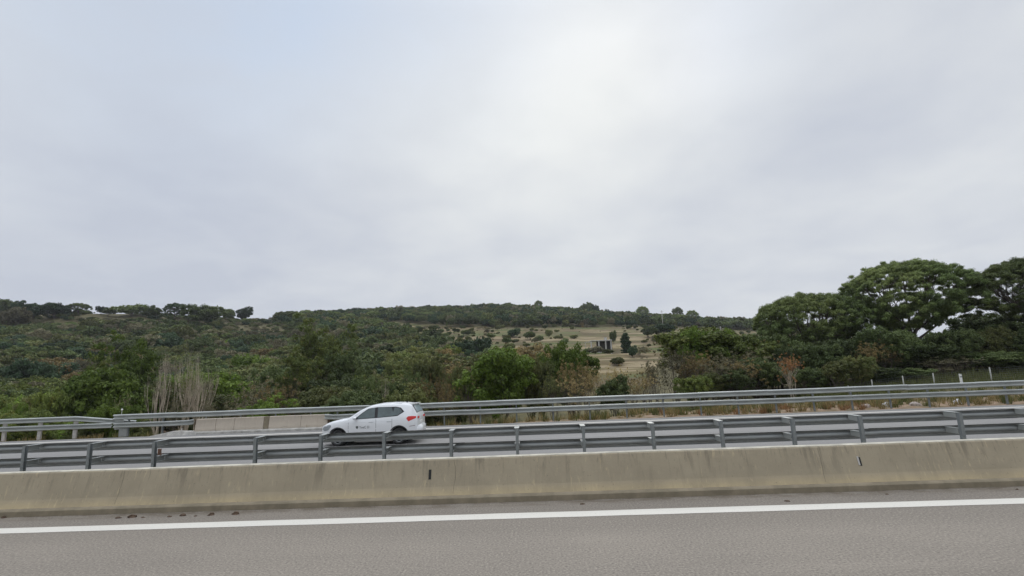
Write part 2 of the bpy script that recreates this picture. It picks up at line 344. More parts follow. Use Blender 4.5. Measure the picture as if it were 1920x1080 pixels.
# rectangle under and behind the roads
b0 = len(V); nearV = np.array([(-407, -70, -.7), (407, -70, -.7), (407, Y_TER, -.7), (-407, Y_TER, -.7)]); V = np.vstack([V, nearV]); Fq = np.vstack([Fq, [[b0, b0+1, b0+2, b0+3]]])
cover = np.append(cover, [0]*4).astype(np.float32); verge = np.append(verge, [1]*4).astype(np.float32)
def mat_terrain():
    m, t, b = new_mat('hillside_ground'); g = t.nodes.new('ShaderNodeNewGeometry'); P = g.outputs['Position']
    a = t.nodes.new('ShaderNodeAttribute'); a.attribute_name = 'cover'; v = t.nodes.new('ShaderNodeAttribute'); v.attribute_name = 'verge'
    band = noise(vm('MULTIPLY', P, (.012, .02, .42), nt=t).outputs[0], 1.6, 5, .6, nt=t, dist=.4).outputs[0]
    n1 = noise(P, .09, 5, .6, nt=t).outputs[0]; n2 = noise(P, .6, 5, .65, nt=t).outputs[0]
    f = mixc(maprange(band, .43, .53, 0, 1, nt=t), (.085, .102, .034), (.150, .120, .056), nt=t)
    f = mixc(maprange(n1, .40, .62, 0, .7, nt=t), f, (.098, .068, .042), nt=t)
    f = mixc(maprange(band, .56, .60, 0, .8, nt=t), f, (.28, .225, .135), nt=t)
    f = mixc(maprange(n2, .55, .72, 0, .75, nt=t), f, (.075, .082, .038), nt=t)
    w = mixc(maprange(n2, .35, .65, 0, 1, nt=t), (.085, .078, .04), (.13, .115, .06), nt=t)
    vg = mixc(maprange(noise(P, 1.6, 5, .7, nt=t).outputs[0], .38, .62, 0, 1, nt=t), (.15, .125, .07), (.30, .215, .15), nt=t)
    vg = mixc(maprange(noise(P, 4, 3, .6, nt=t).outputs[0], .55, .65, 0, .8, nt=t), vg, (.25, .13, .09), nt=t)
    c = mixc(a.outputs['Fac'], w, f, nt=t); c = mixc(v.outputs['Fac'], c, vg, nt=t)
    t.links.new(c, b.inputs['Base Color']); b.inputs['Roughness'].default_value = .95; b.inputs['Specular IOR Level'].default_value = .1
    return m
ter_me = np_mesh('terrain', V, Fq, mat_terrain(), True)
for nm, arr in (('cover', cover), ('verge', verge)):
    at_ = ter_me.attributes.new(nm, 'FLOAT', 'POINT'); at_.data.foreach_set('value', arr)
tag(link('terrain', ter_me), kind='structure')

# ------------------------------------------------------------------ roads
def sheet(name, x0, x1, y0, y1, z, mat, ny=1, nx=1):
    me = bpy.data.meshes.new(name); vs = []; fs = []
    for j in range(ny+1):
        for i in range(nx+1): vs.append((x0+(x1-x0)*i/nx, y0+(y1-y0)*j/ny, z))
    for j in range(ny):
        for i in range(nx): a = j*(nx+1)+i; fs.append((a, a+1, a+nx+2, a+nx+1))
    me.from_pydata(vs, [], fs); me.materials.append(mat); return link(name, me)
RX = 380
tag(sheet('road_near_carriageway', -RX, RX, -9, 10.66, 0, M['asphalt']), kind='structure')
tag(sheet('road_far_carriageway', -RX, RX, 14.0, 31.35, ZF, M['asphalt_far']), kind='structure')
tag(sheet('median_strip', -RX, RX, 11.12, 14.05, ZF-.02, M['gravel']), kind='structure')
def line_obj(name, x0, x1, y0, y1, z):
    """painted line with slightly ragged edges"""
    n = max(2, int((x1-x0)/.35)) if abs(x1-x0) < 90 else int((x1-x0)/.7); vs = []; fs = []
    for i in range(n+1):
        x = x0+(x1-x0)*i/n; vs += [(x, y0+random.uniform(-.008, .008), z), (x, y1+random.uniform(-.008, .008), z)]
    for i in range(n): fs.append((2*i, 2*i+2, 2*i+3, 2*i+1))
    me = bpy.data.meshes.new(name); me.from_pydata(vs, [], fs); me.materials.append(M['paint']); return tag(link(name, me), kind='structure')
line_obj('road_edge_line', -120, 120, 9.46, 9.81, .004)
line_obj('road_far_edge_line', -120, 120, 29.75, 30.15, ZF+.004)
line_obj('road_far_inner_line', -120, 120, 17.6, 17.85, ZF+.004)
for k in range(-8, 9):
    for nm, y, z in (('road_lane_dash', 5.75, .004),):
        line_obj(nm, k*17+4, k*17+9, y, y+.15, z)

# ------------------------------------------------------------------ concrete median barrier
XB = 120
wb = empty('concrete_barrier', (0, 10.65, 0))
tag(wb, 'long beige stained concrete barrier wall along the near lane edge', 'barrier wall')
def seg_profile(prof, name, mat, parent, x0, x1, step, wob=.004):
    n = max(1, int((x1-x0)/step)); m_ = len(prof); vs = []; fs = []
    for i in range(n+1):
        x = x0+(x1-x0)*i/n
        for (y, z) in prof: vs.append((x, y-parent.location.y, z+ (math.sin(x*.9)*wob+math.sin(x*2.7+1)*wob*.5 if z > .3 else 0)))
    for i in range(n):
        for k in range(m_): a = i*m_+k; b_ = i*m_+(k+1) % m_; fs.append((a, b_, b_+m_, a+m_))
    fs += [tuple(range(m_)), tuple(range(n*m_+m_-1, n*m_-1, -1))]
    mb = MB(); mb.v = vs; mb.f = fs; return mb.build(name, mat, parent)
seg_profile([(10.72, .13), (10.79, .30), (10.925, .795), (10.945, .815), (11.12, .815), (11.14, .79), (11.2, -.5), (10.74, -.5)], 'wall_face', M['wall'], wb, -XB, XB, 1.2)
seg_profile([(10.955, .817), (10.975, .826), (11.10, .826), (11.115, .817)], 'wall_lit_top', M['wall_top'], wb, -XB, XB, 1.2)  # thin pale strip standing in for the lit top of the wall
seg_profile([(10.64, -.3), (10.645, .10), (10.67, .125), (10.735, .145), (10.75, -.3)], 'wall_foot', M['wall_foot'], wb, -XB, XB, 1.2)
def wall_y(z): return float(np.interp(z, [.13, .30, .795], [10.72, 10.79, 10.925]))
def on_wall(px, py):
    z = .5
    for _ in range(6): P = at_y(px, py, wall_y(z)); z = P[2]
    return P
def wall_patch(name, px, y_top, y_bot, wid, mat, dep=.004, label=None):
    a = on_wall(px, y_top); b_ = on_wall(px, y_bot); mb = MB()
    za, zb = a[2], b_[2]; ya, yb = wall_y(za)-dep-10.65, wall_y(zb)-dep-10.65; x = a[0]
    mb.add([(x-wid/2, ya, za), (x+wid/2, ya, za), (x+wid/2, yb, zb), (x-wid/2, yb, zb), (x-wid/2, ya+.02, za), (x+wid/2, ya+.02, za), (x+wid/2, yb+.02, zb), (x-wid/2, yb+.02, zb)],
           [(0, 1, 2, 3), (4, 7, 6, 5), (0, 4, 5, 1), (1, 5, 6, 2), (2, 6, 7, 3), (3, 7, 4, 0)])
    o = mb.build(name, mat, wb)
    if label: o['label'] = label
wall_patch('drain_slot', 806.5, 880.5, 899, .055, M['dark'], .004, 'narrow dark drain slot')
wall_patch('drain_slot', 1610.5, 857, 873.5, .035, M['dark'], .003, 'narrow slot with a pale sleeve')
wall_patch('slot_sleeve', 1606.8, 855.5, 872, .03, M['conc_light'], .010)
CRK = mat_plain('crack_line', (.17, .14, .10), .9)
# hairline joints and cracks running down the wall
for (pxa, amp) in [(851, .05), (1540, .02), (235, .02), (-420, .03), (2300, .03)]:
    mb = MB(); a = on_wall(pxa, 870); x = a[0]; pts = []
    for k in range(10):
        z = .79-.62*k/9; pts.append((x+amp*math.sin(k*.5)*.6+random.uniform(-.006, .006)+(.03*k/9 if pxa == 851 else 0), z))
    for (xa, za), (xb, zb) in zip(pts[:-1], pts[1:]):
        ya, yb = wall_y(za)-.0025-10.65, wall_y(zb)-.0025-10.65; w_ = .0035
        mb.add([(xa-w_, ya, za), (xa+w_, ya, za), (xb+w_, yb, zb), (xb-w_, yb, zb)], [(0, 1, 2, 3)])
    mb.build('crack', CRK, wb)

# ------------------------------------------------------------------ guardrails
def beam_profile(h, depth, facing):
    """closed W profile; facing=+1: ridges towards +y"""
    s = h/.31; d = depth
    if facing > 0: base = [(.0, .155), (.03, .148), (d*.9, .128), (d, .112), (d, .092), (.045, .066), (.012, .040), (.0, .012), (.0, -.016), (.014, -.036), (d, -.080), (d, -.125), (d*.8, -.155)]
    else: base = [(.0, .155), (.05, .145), (d, .115), (d, .085), (.025, .030), (.0, .015), (.0, -.015), (.025, -.030), (d, -.085), (d, -.115), (.05, -.145), (.0, -.155)]
    base = [(a*facing, z*s) for a, z in base]; th = .006*facing
    return base+[(a-th, z) for a, z in reversed(base)]
def rail_piece(name, x0, x1, y, zc, h, facing, mat, parent, z2=None, y2=None, depth=.10):
    prof = beam_profile(h, depth, facing); n = len(prof); vs = []; dz = (z2-zc) if z2 is not None else 0; dy = (y2-y) if y2 is not None else 0
    for x, k in ((x0, 0), (x1, 1)): vs += [(x, y+p+dy*k, zc+q+dz*k) for p, q in prof]
    fs = [(k, (k+1) % n, n+(k+1) % n, n+k) for k in range(n)]+[tuple(range(n-1, -1, -1)), tuple(range(n, 2*n))]
    return MB().add(vs, fs).build(name, mat, parent)
YP = 15.2
ng = empty('guardrail', (0, YP, ZF)); tag(ng, 'long double-beam steel guardrail seen from behind, just beyond the concrete barrier', 'guardrail')
pxs = [43, 165, 288, 478, 600, 721, 846, 970, 1096, 1227, 1357, 1490, 1620, 1806]
px_x = [at_y(p, 850-(p-960)*.034, YP)[0] for p in pxs]
xs_posts = [px_x[0]-2*k for k in range(9, 0, -1)]+px_x+[px_x[-1]+2*k for k in range(1, 10)]
ztop_post = .93
def make_post(px_, first=[None]):
    if first[0] is None:
        mb = MB(); w = .042; d = .055                       # C-section post, open side towards +x
        mb.box(-w, w, -d, -d+.008, 0, ztop_post-ZF); mb.box(-w, -w+.008, -d+.009, d, 0, ztop_post-ZF); mb.box(-w+.009, w, d-.008, d, 0, ztop_post-ZF)
        mb.box(-.012, .012, -d-.012, -d-.001, .72, .76)
        o = mb.build('post', M['galv_post'], ng); first[0] = o
    else:
        o = first[0].copy(); COL.objects.link(o); o.parent = ng
    o.location = (px_, 0, 0); o.rotation_euler = (R_(random.uniform(-.6, .6)), R_(random.uniform(-1.1, 1.1)), R_(random.uniform(-3, 3))); return o
brk = {}
def make_bracket(px_, zc, h):
    key = round(h, 3)
    if key not in brk:
        mb = MB(); t = .006; y0, y1 = .062, .50            # open spacer box between post and rail
        mb.box(-.07, .07, y0-.02, y1+.03, h/2-t, h/2); mb.box(-.055, .055, y0, y1, -h/2, -h/2+t); mb.box(-.055, -.049, y0, y1, -h/2+t+.001, h/2-t-.001); mb.box(-.02, .02, y1-.004, y1+.018, -.03, .03)
        o = mb.build('spacer_bracket', M['galv_far'], ng); brk[key] = o  # paler steel, so the bracket tops look lit by colour
    else:
        o = brk[key].copy(); COL.objects.link(o); o.parent = ng
    o.location = (px_, 0, zc-ZF); return o
for x in xs_posts:
    make_post(x); make_bracket(x, .862, .15); make_bracket(x, .425, .15)
xa = xs_posts[0]-1
k = 0
while xa < xs_posts[-1]+1:
    xb = xa+4.0; j = .003*(k % 2); d1, d2 = random.uniform(-.006, .006), random.uniform(-.006, .006)
    rail_piece('upper_rail', xa-.12, xb+.12, .53+j, .797-ZF+d1, .268, 1, M['galv'], ng); rail_piece('lower_rail', xa-.12, xb+.12, .53+j, .378-ZF+d2, .290, 1, M['galv'], ng)
    xa = xb; k += 1
mb = MB(); x = px_x[2]
mb.box(.07, .16, .03, .07, .96, 1.13); mb.add([(.10, .02, 1.12), (.24, -.04, 1.05), (.20, .0, .93), (.12, .02, .98)], [(0, 1, 2, 3)]); mb.add([(.16, -.02, 1.0), (.33, -.05, 1.02), (.22, 0, .97)], [(0, 1, 2)])
o = mb.build('bent_reflector_plate', M['rust'], ng); o.location = (x, 0, 0)

# far guardrail (faces the camera side)
YG = 31.62
fg = empty('guardrail', (0, YG, ZF)); tag(fg, 'far double-beam steel guardrail on the opposite road edge, running behind the white car', 'guardrail')
xf0 = at_y(214, 780, YG)[0]; xf1 = 62.0
xc0, xc1 = at_y(365, 795, 31.9)[0], at_y(613, 790, 31.9)[0]
def far_rail_run(name, x0, x1, zc, h, parent):
    xa = x0; k = 0
    while xa < x1-.01:
        xb = min(xa+4.0, x1); rail_piece(name, xa-(.08 if k else 0), xb+.08, .003*(k % 2), zc-ZF+random.uniform(-.012, .012), h, -1, M['galv_far'], parent); xa = xb; k += 1
far_rail_run('upper_rail', xf0, xf1, .775, .32, fg)
far_rail_run('lower_rail', xf0+.05, at_y(352, 792, YG)[0], .29, .31, fg)
far_rail_run('lower_rail', at_y(628, 785, YG)[0], xf1, .29, .31, fg)
# flared rail ends against the parapet
a = at_y(352, 792, YG)[0]; rail_piece('rail_end', a, xc0+.1, 0, .29-ZF, .31, -1, M['galv_far'], fg, z2=.34-ZF, y2=.10)
a = at_y(628, 785, YG)[0]; rail_piece('rail_end', xc1-.05, a, .10, .34-ZF, .31, -1, M['galv_far'], fg, z2=.29-ZF, y2=0)
def far_post(x, parent, w=.035, top=.86, mat=None, store={}):
    key = (w, top, mat)
    if key not in store:
        mb = MB(); mb.box(-w, w, .09, .10, 0, top-ZF); mb.box(-w, -w+.008, .101, .19, 0, top-ZF); mb.box(-w+.009, w, .182, .19, 0, top-ZF); mb.box(-.03, .03, -.01, .089, .60, .85) if w < .05 else None
        if w < .05: mb.box(-.03, .03, -.005, .089, 1.08, 1.24)
        o = mb.build('post', mat or M['galv_post'], parent); store[key] = o
    else:
        o = store[key].copy(); COL.objects.link(o); o.parent = parent
    o.location = (x, 0, 0); return o
xr = at_y(1457, 760, YG)[0]
ps = sorted([xr+2.2*k for k in range(-22, 20) if xr+2.2*k > xf0+.2 and xr+2.2*k < xf1])
for x in ps:
    if xc0-.3 < x < xc1+.3: continue
    far_post(x, fg)
for x in np.arange(xc0+.8, xc1, 2.2):
    mb = MB(); mb.box(-.03, .03, .10, .16, .92, 1.26); o = mb.build('post', M['galv_post'], fg); o.location = (x, 0, 0)
# wide anchor plate where the rails begin
mb = MB(); mb.box(0, .55, .11, .14, .45, 1.33); mb.box(.28, .78, .145, .19, 0, .9)
o = mb.build('anchor_plate', M['galv_far'], fg); o.location = (xf0-.02, 0, 0)

lg = empty('guardrail', (0, YG, ZF)); tag(lg, 'guardrail with a sagging top beam and pale posts, at the far left road edge', 'guardrail')
xk = at_y(146, 780, YG)[0]; xe = at_y(258, 790, YG+.5)[0]
xa = -62.0; k = 0
while xa < xk-.01:
    xb = min(xa+4, xk); rail_piece('upper_rail', xa-(.08 if k else 0), xb, .003*(k % 2), .78-ZF, .31, -1, M['galv_far'], lg); xa = xb; k += 1
rail_piece('upper_rail', xk-.02, xe, .0, .78-ZF, .31, -1, M['galv_far'], lg, z2=.36-ZF, y2=.45)
xa = -62.0; k = 0
while xa < xf0-.1:
    xb = min(xa+4, xf0-.06); rail_piece('lower_rail', xa-(.08 if k else 0), xb, .003*(k % 2), .30-ZF, .31, -1, M['galv_far'], lg); xa = xb; k += 1
for k in range(0, 22):
    x = at_y(137-66.5*k, 810, YG)[0] if k < 12 else x-2.2
    far_post(x, lg, w=.11, top=.70, mat=M['conc_light'])

# concrete parapet between the lower rails of the far guardrail
cp = empty('concrete_parapet', (0, 31.95, ZF)); tag(cp, 'short beige concrete parapet with dark joints under the far rail, in front of the car', 'parapet')
jpx = [365, 403.5, 438, 493, 503, 563, 613]; jx = [at_y(p, 792, 31.72)[0] for p in jpx]
for i in range(len(jx)-1):
    mb = MB(); x0, x1 = jx[i]+.012, jx[i+1]-.012
    mb.prism_x([(-.20, -.1), (-.20, .30), (-.10, .86), (-.08, .885), (.14, .885), (.15, -.1)], x0, x1)
    mb.build('panel', M['parapet'] if i != 3 else M['wall_foot'], cp)
mb = MB(); mb.box(jx[0]-.05, jx[-1]+.05, -.1, .12, -.1, .86); mb.build('core', M['soil'], cp)
mb = MB(); xs = jx[0]-2.9
mb.add([(xs, -.5, -.05), (xs, .3, -.05), (jx[0]+.3, -.5, -.05), (jx[0]+.3, .3, -.05), (jx[0]-1.4, -.32, .22), (jx[0]-1.4, .2, .22), (jx[0]+.3, -.36, .14), (jx[0]+.3, .3, .14)],
       [(0, 2, 6, 4), (4, 6, 7, 5), (0, 4, 5, 1), (1, 5, 7, 3), (2, 3, 7, 6)])
mb.build('ramp', M['conc'], cp)
mb = MB(); mb.prism_x([(-.5, -.05), (-.48, .10), (-.21, .16), (-.21, -.05)], jx[0]+.31, jx[-1]+.6); mb.build('foot', M['conc'], cp)
mb = MB(); mb.tube((at_y(344, 800, 31.7)[0], -.4, -.02), (at_y(344, 800, 31.7)[0], -.4, .38), .05, .04, 8); mb.build('peg', M['conc_light'], cp)

def debris(name, label, cat, px, py, z, w, h, mat, group=None, Y=None):
    d = ray(px, py); P = CAMP+d*((z-CAM_H)/d[2]) if Y is None else at_y(px, py, Y)
    bm = bmesh.new(); bmesh.ops.create_icosphere(bm, subdivisions=2, radius=1)
    sd = random.random()*50
    for v in bm.verts:
        k = .65+.7*float(smoothnoise(v.co.x*2.2+sd, v.co.y*2.2+v.co.z*3+sd, 9)); v.co = Vector((v.co.x*w/2*k, v.co.y*w*.32*k, max(-.0, v.co.z)*h*k))
    me = bpy.data.meshes.new(name); bm.to_mesh(me); bm.free(); me.materials.append(mat)
    o = link(name, me); o.location = (P[0], P[1], z if Y is None else hgt(P[0], P[1])-.02); o.rotation_euler = (0, 0, random.uniform(-.4, .4)); tag(o, label, cat, group); return o
for px, py, w, h, lab in [(247, 970, .22, .07, 'larger dark soil clod lying at the wall foot, third from the left end'), (7, 971, .13, .05, 'dark clod at the wall foot by the left edge of the photo'),
                     (222, 971.5, .15, .03, 'flat brown leaf scrap just left of the largest left clod'), (268, 970.5, .10, .02, 'tiny brown scrap just right of the largest left clod'),
                     (343, 967, .16, .05, 'brown clod midway along the left row of debris'), (318, 969, .12, .025, 'thin brown scrap left of the middle clod in the left row'), (366, 968, .1, .02, 'thin brown scrap right of the middle clod in the left row'),
                     (396, 966, .17, .06, 'rounded dark clod second from the right end of the left row'), (441, 964.5, .20, .06, 'dark clod at the right end of the left row of debris'),
                     (1092, 945.5, .12, .03, 'small brown scrap on the shoulder, below the middle of the wall'), (1476, 940, .12, .03, 'small dark pebble on the shoulder, right of the middle'),
                     (1647, 917, .30, .10, 'brown heap of dirt against the wall foot, left one of two'), (1735, 915, .34, .11, 'brown heap of dirt against the wall foot, right one of two'), (1663, 927, .07, .02, 'tiny dark stone under the two dirt heaps'), (1907, 918, .08, .02, 'tiny dark stone near the right edge of the shoulder')]:
    debris('soil_clod', lab, 'debris', px, py, 0, w*.78, h*.8, M['soil'], 'dirt clods along the foot of the concrete barrier')
for px, py in [(373, 812), (471, 805.5), (536, 804.5), (600, 803), (308, 811)]:
    debris('soil_clod', 'dark clod on the far shoulder in front of the concrete parapet', 'debris', px, py, ZF, .35, .10, M['soil'], 'clods in front of the parapet')

# ------------------------------------------------------------------ plants: meshes
def leaf_cloud(C, Rr, n_per, size, aspect=.6, shell=.75, jitter=.5, up_bias=.0, squash=.8, rng=RNG):
    """C (k,3) clump centres, Rr (k,) radii. small quads lying around each clump's surface"""
    k = len(C); tot = k*n_per
    d = rng.normal(size=(tot, 3)); d /= np.linalg.norm(d, axis=1)[:, None]
    rr = np.repeat(Rr, n_per)*(shell+(1-shell)*rng.random(tot))*(1+.25*rng.normal(size=tot)*.5)
    off = d*rr[:, None]; off[:, 2] *= squash; P = np.repeat(C, n_per, 0)+off
    nrm = d+rng.normal(size=(tot, 3))*jitter; nrm[:, 2] += up_bias; nrm /= np.linalg.norm(nrm, axis=1)[:, None]
    a = np.cross(nrm, rng.normal(size=(tot, 3))); a /= np.linalg.norm(a, axis=1)[:, None]; b = np.cross(nrm, a)
    s = size*(.6+.8*rng.random(tot))[:, None]; a = a*s; b = b*s*aspect
    vs = np.stack([P-a, P-b*.9, P+a, P+b*.9], 1).reshape(-1, 3); f = np.arange(tot*4).reshape(-1, 4)
    return vs, f
def prisms(segs, n=4):
    """segs: list of (a, b, ra, rb) -> tapered n-sided tubes"""
    a = np.array([s[0] for s in segs], float); b = np.array([s[1] for s in segs], float); ra = np.array([s[2] for s in segs]); rb = np.array([s[3] for s in segs])
    d = b-a; L_ = np.maximum(np.linalg.norm(d, axis=1), 1e-6)[:, None]; d = d/L_
    ref = np.where(np.abs(d[:, 2:3]) < .9, np.array([[0, 0, 1.]]), np.array([[1., 0, 0]])); u = np.cross(d, ref); u /= np.linalg.norm(u, axis=1)[:, None]; w = np.cross(d, u)
    vs = []
    for c, r in ((a, ra), (b, rb)):
        for k in range(n):
            t = 2*math.pi*k/n; vs.append(c+r[:, None]*(u*math.cos(t)+w*math.sin(t)))
    vs = np.stack(vs, 1); S = len(segs); f = []
    for k in range(n): f.append([k, (k+1) % n, n+(k+1) % n, n+k])
    f = (np.arange(S)[:, None, None]*2*n+np.array(f)[None]).reshape(-1, 4)
    return vs.reshape(-1, 3), f
def unit(v): v = np.array(v, float); return v/max(np.linalg.norm(v), 1e-9)
def grow(p, d, L_, r, depth, segs, rng, spread=.5, up=.15, kids=3, shrink=.68, wob=.12, ends=None):
    """recursive branching"""
    n = 3; q = np.array(p, float); d = unit(d)
    for i in range(n):
        d2 = unit(d+rng.normal(size=3)*wob+np.array([0, 0, up*.3])); q2 = q+d2*L_/n; r2 = r*(1-.35*(i+1)/n)
        segs.append((q.copy(), q2.copy(), r*(1-.35*i/n), r2)); q = q2; d = d2
        if depth > 0 and i > 0:
            for _ in range(kids if i == n-1 else max(1, kids-1)):
                dd = unit(d+rng.normal(size=3)*spread+np.array([0, 0, up])); grow(q, dd, L_*shrink*(.7+.5*rng.random()), r2*.6, depth-1, segs, rng, spread, up, kids, shrink, wob, ends)
    if depth == 0 and ends is not None: ends.append(q.copy())
# every plant mesh is built in unit size: height 1, width 1 (crown), then scaled
def unitise(vs_list):
    allv = np.vstack(vs_list); lo, hi = np.percentile(allv, .4, axis=0), np.percentile(allv, 99.6, axis=0)
    w = max(hi[0]-lo[0], hi[1]-lo[1]); out = []
    for v in vs_list:
        v = v.copy(); v[:, 0] = (v[:, 0]-(lo[0]+hi[0])/2)/w; v[:, 1] = (v[:, 1]-(lo[1]+hi[1])/2)/w; v[:, 2] = v[:, 2]/hi[2]; out.append(v)
    return out
def gen_bush(seed, n_cl, n_per, size, H=6., Wd=6., base=.12, big=.95, twig=True, pw=1.0, loose=.12):
    rng = np.random.default_rng(seed); C = []; Rr = []
    lob = [(rng.uniform(-.28, .28)*Wd, rng.uniform(-.28, .28)*Wd, rng.uniform(.45, .72)*H, rng.uniform(.24, .36)*Wd) for _ in range(6)]+[(0, 0, .56*H, .36*Wd)]
    while len(C) < n_cl:
        l = lob[rng.integers(len(lob))]; d = unit(rng.normal(size=3)+np.array([0, 0, .25])); rad = l[3]*(1-.35*rng.random()**2)
        c = np.array([l[0], l[1], l[2]])+d*rad*np.array([1, 1, .8*H/Wd])
        if c[2] < base*H+.2: c[2] = base*H+rng.random()*.4*H; c[:2] *= .85
        if c[2] > H: continue
        C.append(c); Rr.append(rng.uniform(.30, .62)*big)
    C = np.array(C); Rr = np.array(Rr)
    v, f = leaf_cloud(C, Rr, n_per, size, rng=rng, shell=.55, up_bias=.25)
    segs = []; r0 = .10*H/6
    for k in range(4): grow((rng.uniform(-.3, .3), rng.uniform(-.3, .3), 0), (rng.uniform(-.5, .5), rng.uniform(-.5, .5), 1.1), H*.33, r0, 2, segs, rng, .5, .25, 2)
    segs = [q for q in segs if q[1][2] < H*.86 and math.hypot(q[1][0], q[1][1]) < Wd*.42]
    tv, tf = prisms(segs, 5)
    v, tv = unitise([v, tv]); return (v, f), (tv, tf)
def gen_pine(seed, n_cl, n_per, size, H=12., Wd=14., crown=.36, flat=1.0, low=.35, small=1.0):
    """umbrella pine: an even dome of small tufts over an inverted cone of darker under-branches"""
    rng = np.random.default_rng(seed); C = []; Rr = []; R0 = Wd/2; hc = H*crown
    def dome(q): return H-.35-hc*(1-math.sqrt(max(0, 1-min(q, 1)**2.3)))
    def rim(a_): return R0*(1+.07*math.sin(a_*3+seed)+.045*math.sin(a_*7+seed*2)+.03*math.sin(a_*13+seed*5))
    for i in range(n_cl):
        q = math.sqrt((i+.5)/n_cl); a_ = i*2.39996+rng.uniform(-.1, .1); R_x = rim(a_)
        bump_ = .16*(smoothnoise(q*math.cos(a_)*4+7, q*math.sin(a_)*4+7, seed)-.4)
        z = dome(q)+(rng.normal()*.26-.16)*small+bump_; R_x *= 1+rng.normal()*.03
        if q > .9: z -= rng.random()*hc*.35
        C.append((q*math.cos(a_)*R_x, q*math.sin(a_)*R_x, z)); Rr.append(rng.uniform(.30, .52)*small)
    for i in range(int(n_cl*low)):
        zz = rng.random()**.8; qm = .30+.68*zz; q = qm*math.sqrt(rng.uniform(.35, 1)); a_ = rng.random()*6.283
        if smoothnoise(math.cos(a_)*2.2+9, math.sin(a_)*2.2+zz*3, seed+3) < .30: continue
        z = H*(.40)+(H-hc*.75-H*.40)*zz; C.append((q*math.cos(a_)*R0, q*math.sin(a_)*R0, z)); Rr.append(rng.uniform(.32, .6)*small)
    v, f = leaf_cloud(np.array(C), np.array(Rr), n_per, size, aspect=.30, rng=rng, shell=.35, up_bias=.45, squash=.62)
    segs = []; th = H*(.40)
    segs.append(((0, 0, 0), (.15, .05, th*.5), .34, .28)); segs.append(((.15, .05, th*.5), (.05, .1, th), .28, .24))
    for k in range(11):
        a_ = 2*math.pi*k/11+rng.uniform(-.2, .2); rr = R0*rng.uniform(.45, .92); e = np.array((math.cos(a_)*rr, math.sin(a_)*rr, dome(rr/R0)-.7))
        s0 = np.array((.1, .07, th*rng.uniform(.7, 1.05))); mid = s0*.45+e*.55+np.array((0, 0, -.6)); p = s0
        r = rng.uniform(.10, .16); prev = s0
        for i in range(1, 6):
            t = i/5; q_ = (1-t)**2*s0+2*t*(1-t)*mid+t*t*e; segs.append((prev, q_, r*(1-.16*(i-1)), r*(1-.16*i))); 
            if i >= 2:
                for _ in range(3): grow(q_, unit(q_-prev)+rng.normal(size=3)*.6+np.array((0, 0, .5)), rng.uniform(.9, 1.9), r*.35, 1, segs, rng, .6, .4, 2)
            prev = q_
    segs = [q for q in segs if q[1][2] < dome(min(1, math.hypot(q[1][0], q[1][1])/R0))-.25 and math.hypot(q[1][0], q[1][1]) < R0*.97]
    tv, tf = prisms(segs, 5); v, tv = unitise([v, tv]); return (v, f), (tv, tf)
def gen_tall(seed, n_cl, n_per, size, H=10., Wd=5.5, loose=1.0):
    """taller loose crown with several upright limbs"""
    rng = np.random.default_rng(seed); segs = []; ends = []
    for k in range(5): grow((rng.uniform(-.4, .4), rng.uniform(-.4, .4), 0), (rng.uniform(-.32, .32), rng.uniform(-.32, .32), 1.2), H*.42, .11, 3, segs, rng, .42, .35, 2, .62, .10, ends)
    E_ = np.array(ends); E_ = E_[E_[:, 2] > H*.16]; C = E_[rng.integers(len(E_), size=n_cl)]+rng.normal(size=(n_cl, 3))*.35; Rr = rng.uniform(.28, .55, n_cl)*loose
    v, f = leaf_cloud(C, Rr, n_per, size, rng=rng, shell=.3, up_bias=.2); tv, tf = prisms(segs, 4); v, tv = unitise([v, tv]); return (v, f), (tv, tf)
def gen_twiggy(seed, stems=7, H=6., spread=.35, depth=4, r=.05, up=.3, n_leaf=0, size=.07, leafy=.25, nper=20):
    """bare shrub or fastigiate bare tree; n_leaf few leftover leaves"""
    rng = np.random.default_rng(seed); segs = []; ends = []
    for k in range(stems): grow((rng.uniform(-.3, .3), rng.uniform(-.3, .3), 0), (rng.uniform(-spread, spread), rng.uniform(-spread, spread), 1.2), H*.40, r, depth, segs, rng, spread, up, 2, .66, .10, ends)
    if len(segs) > 9000: segs = [segs[i] for i in rng.permutation(len(segs))[:9000]]
    tv, tf = prisms(segs, 3)
    if n_leaf:
        E_ = np.array(ends); C = E_[rng.integers(len(E_), size=n_leaf)]; v, f = leaf_cloud(C, np.full(n_leaf, leafy), nper, size, rng=rng, shell=.2)
    else: v, f = np.zeros((0, 3)), np.zeros((0, 4), int)
    if n_leaf: v, tv = unitise([v, tv])
    else: tv, = unitise([tv])
    return (v, f), (tv, tf)
def gen_cypress(seed, n_cl, n_per, size):
    rng = np.random.default_rng(seed); z = rng.random(n_cl)**.9*5.6+.3; rr = 1.05*np.sqrt(np.clip(1-((z-2.2)/3.9)**2, .02, 1)); a_ = rng.random(n_cl)*6.28; q = rr*np.sqrt(rng.random(n_cl))
    C = np.stack([q*np.cos(a_), q*np.sin(a_), z], 1); v, f = leaf_cloud(C, np.full(n_cl, .34), n_per, size, rng=rng, shell=.4)
    tv, tf = prisms([((0, 0, 0), (0, 0, 3.), .12, .06)], 5); v, tv = unitise([v, tv]); return (v, f), (tv, tf)
PROTO = {}
def reg(name, gen, leafmat, bark=BARK):
    (v, f), (tv, tf) = gen
    PROTO[name] = (np_mesh('crown', v, f, leafmat) if len(v) else None, np_mesh('trunk', tv, tf, bark) if len(tv) else None)
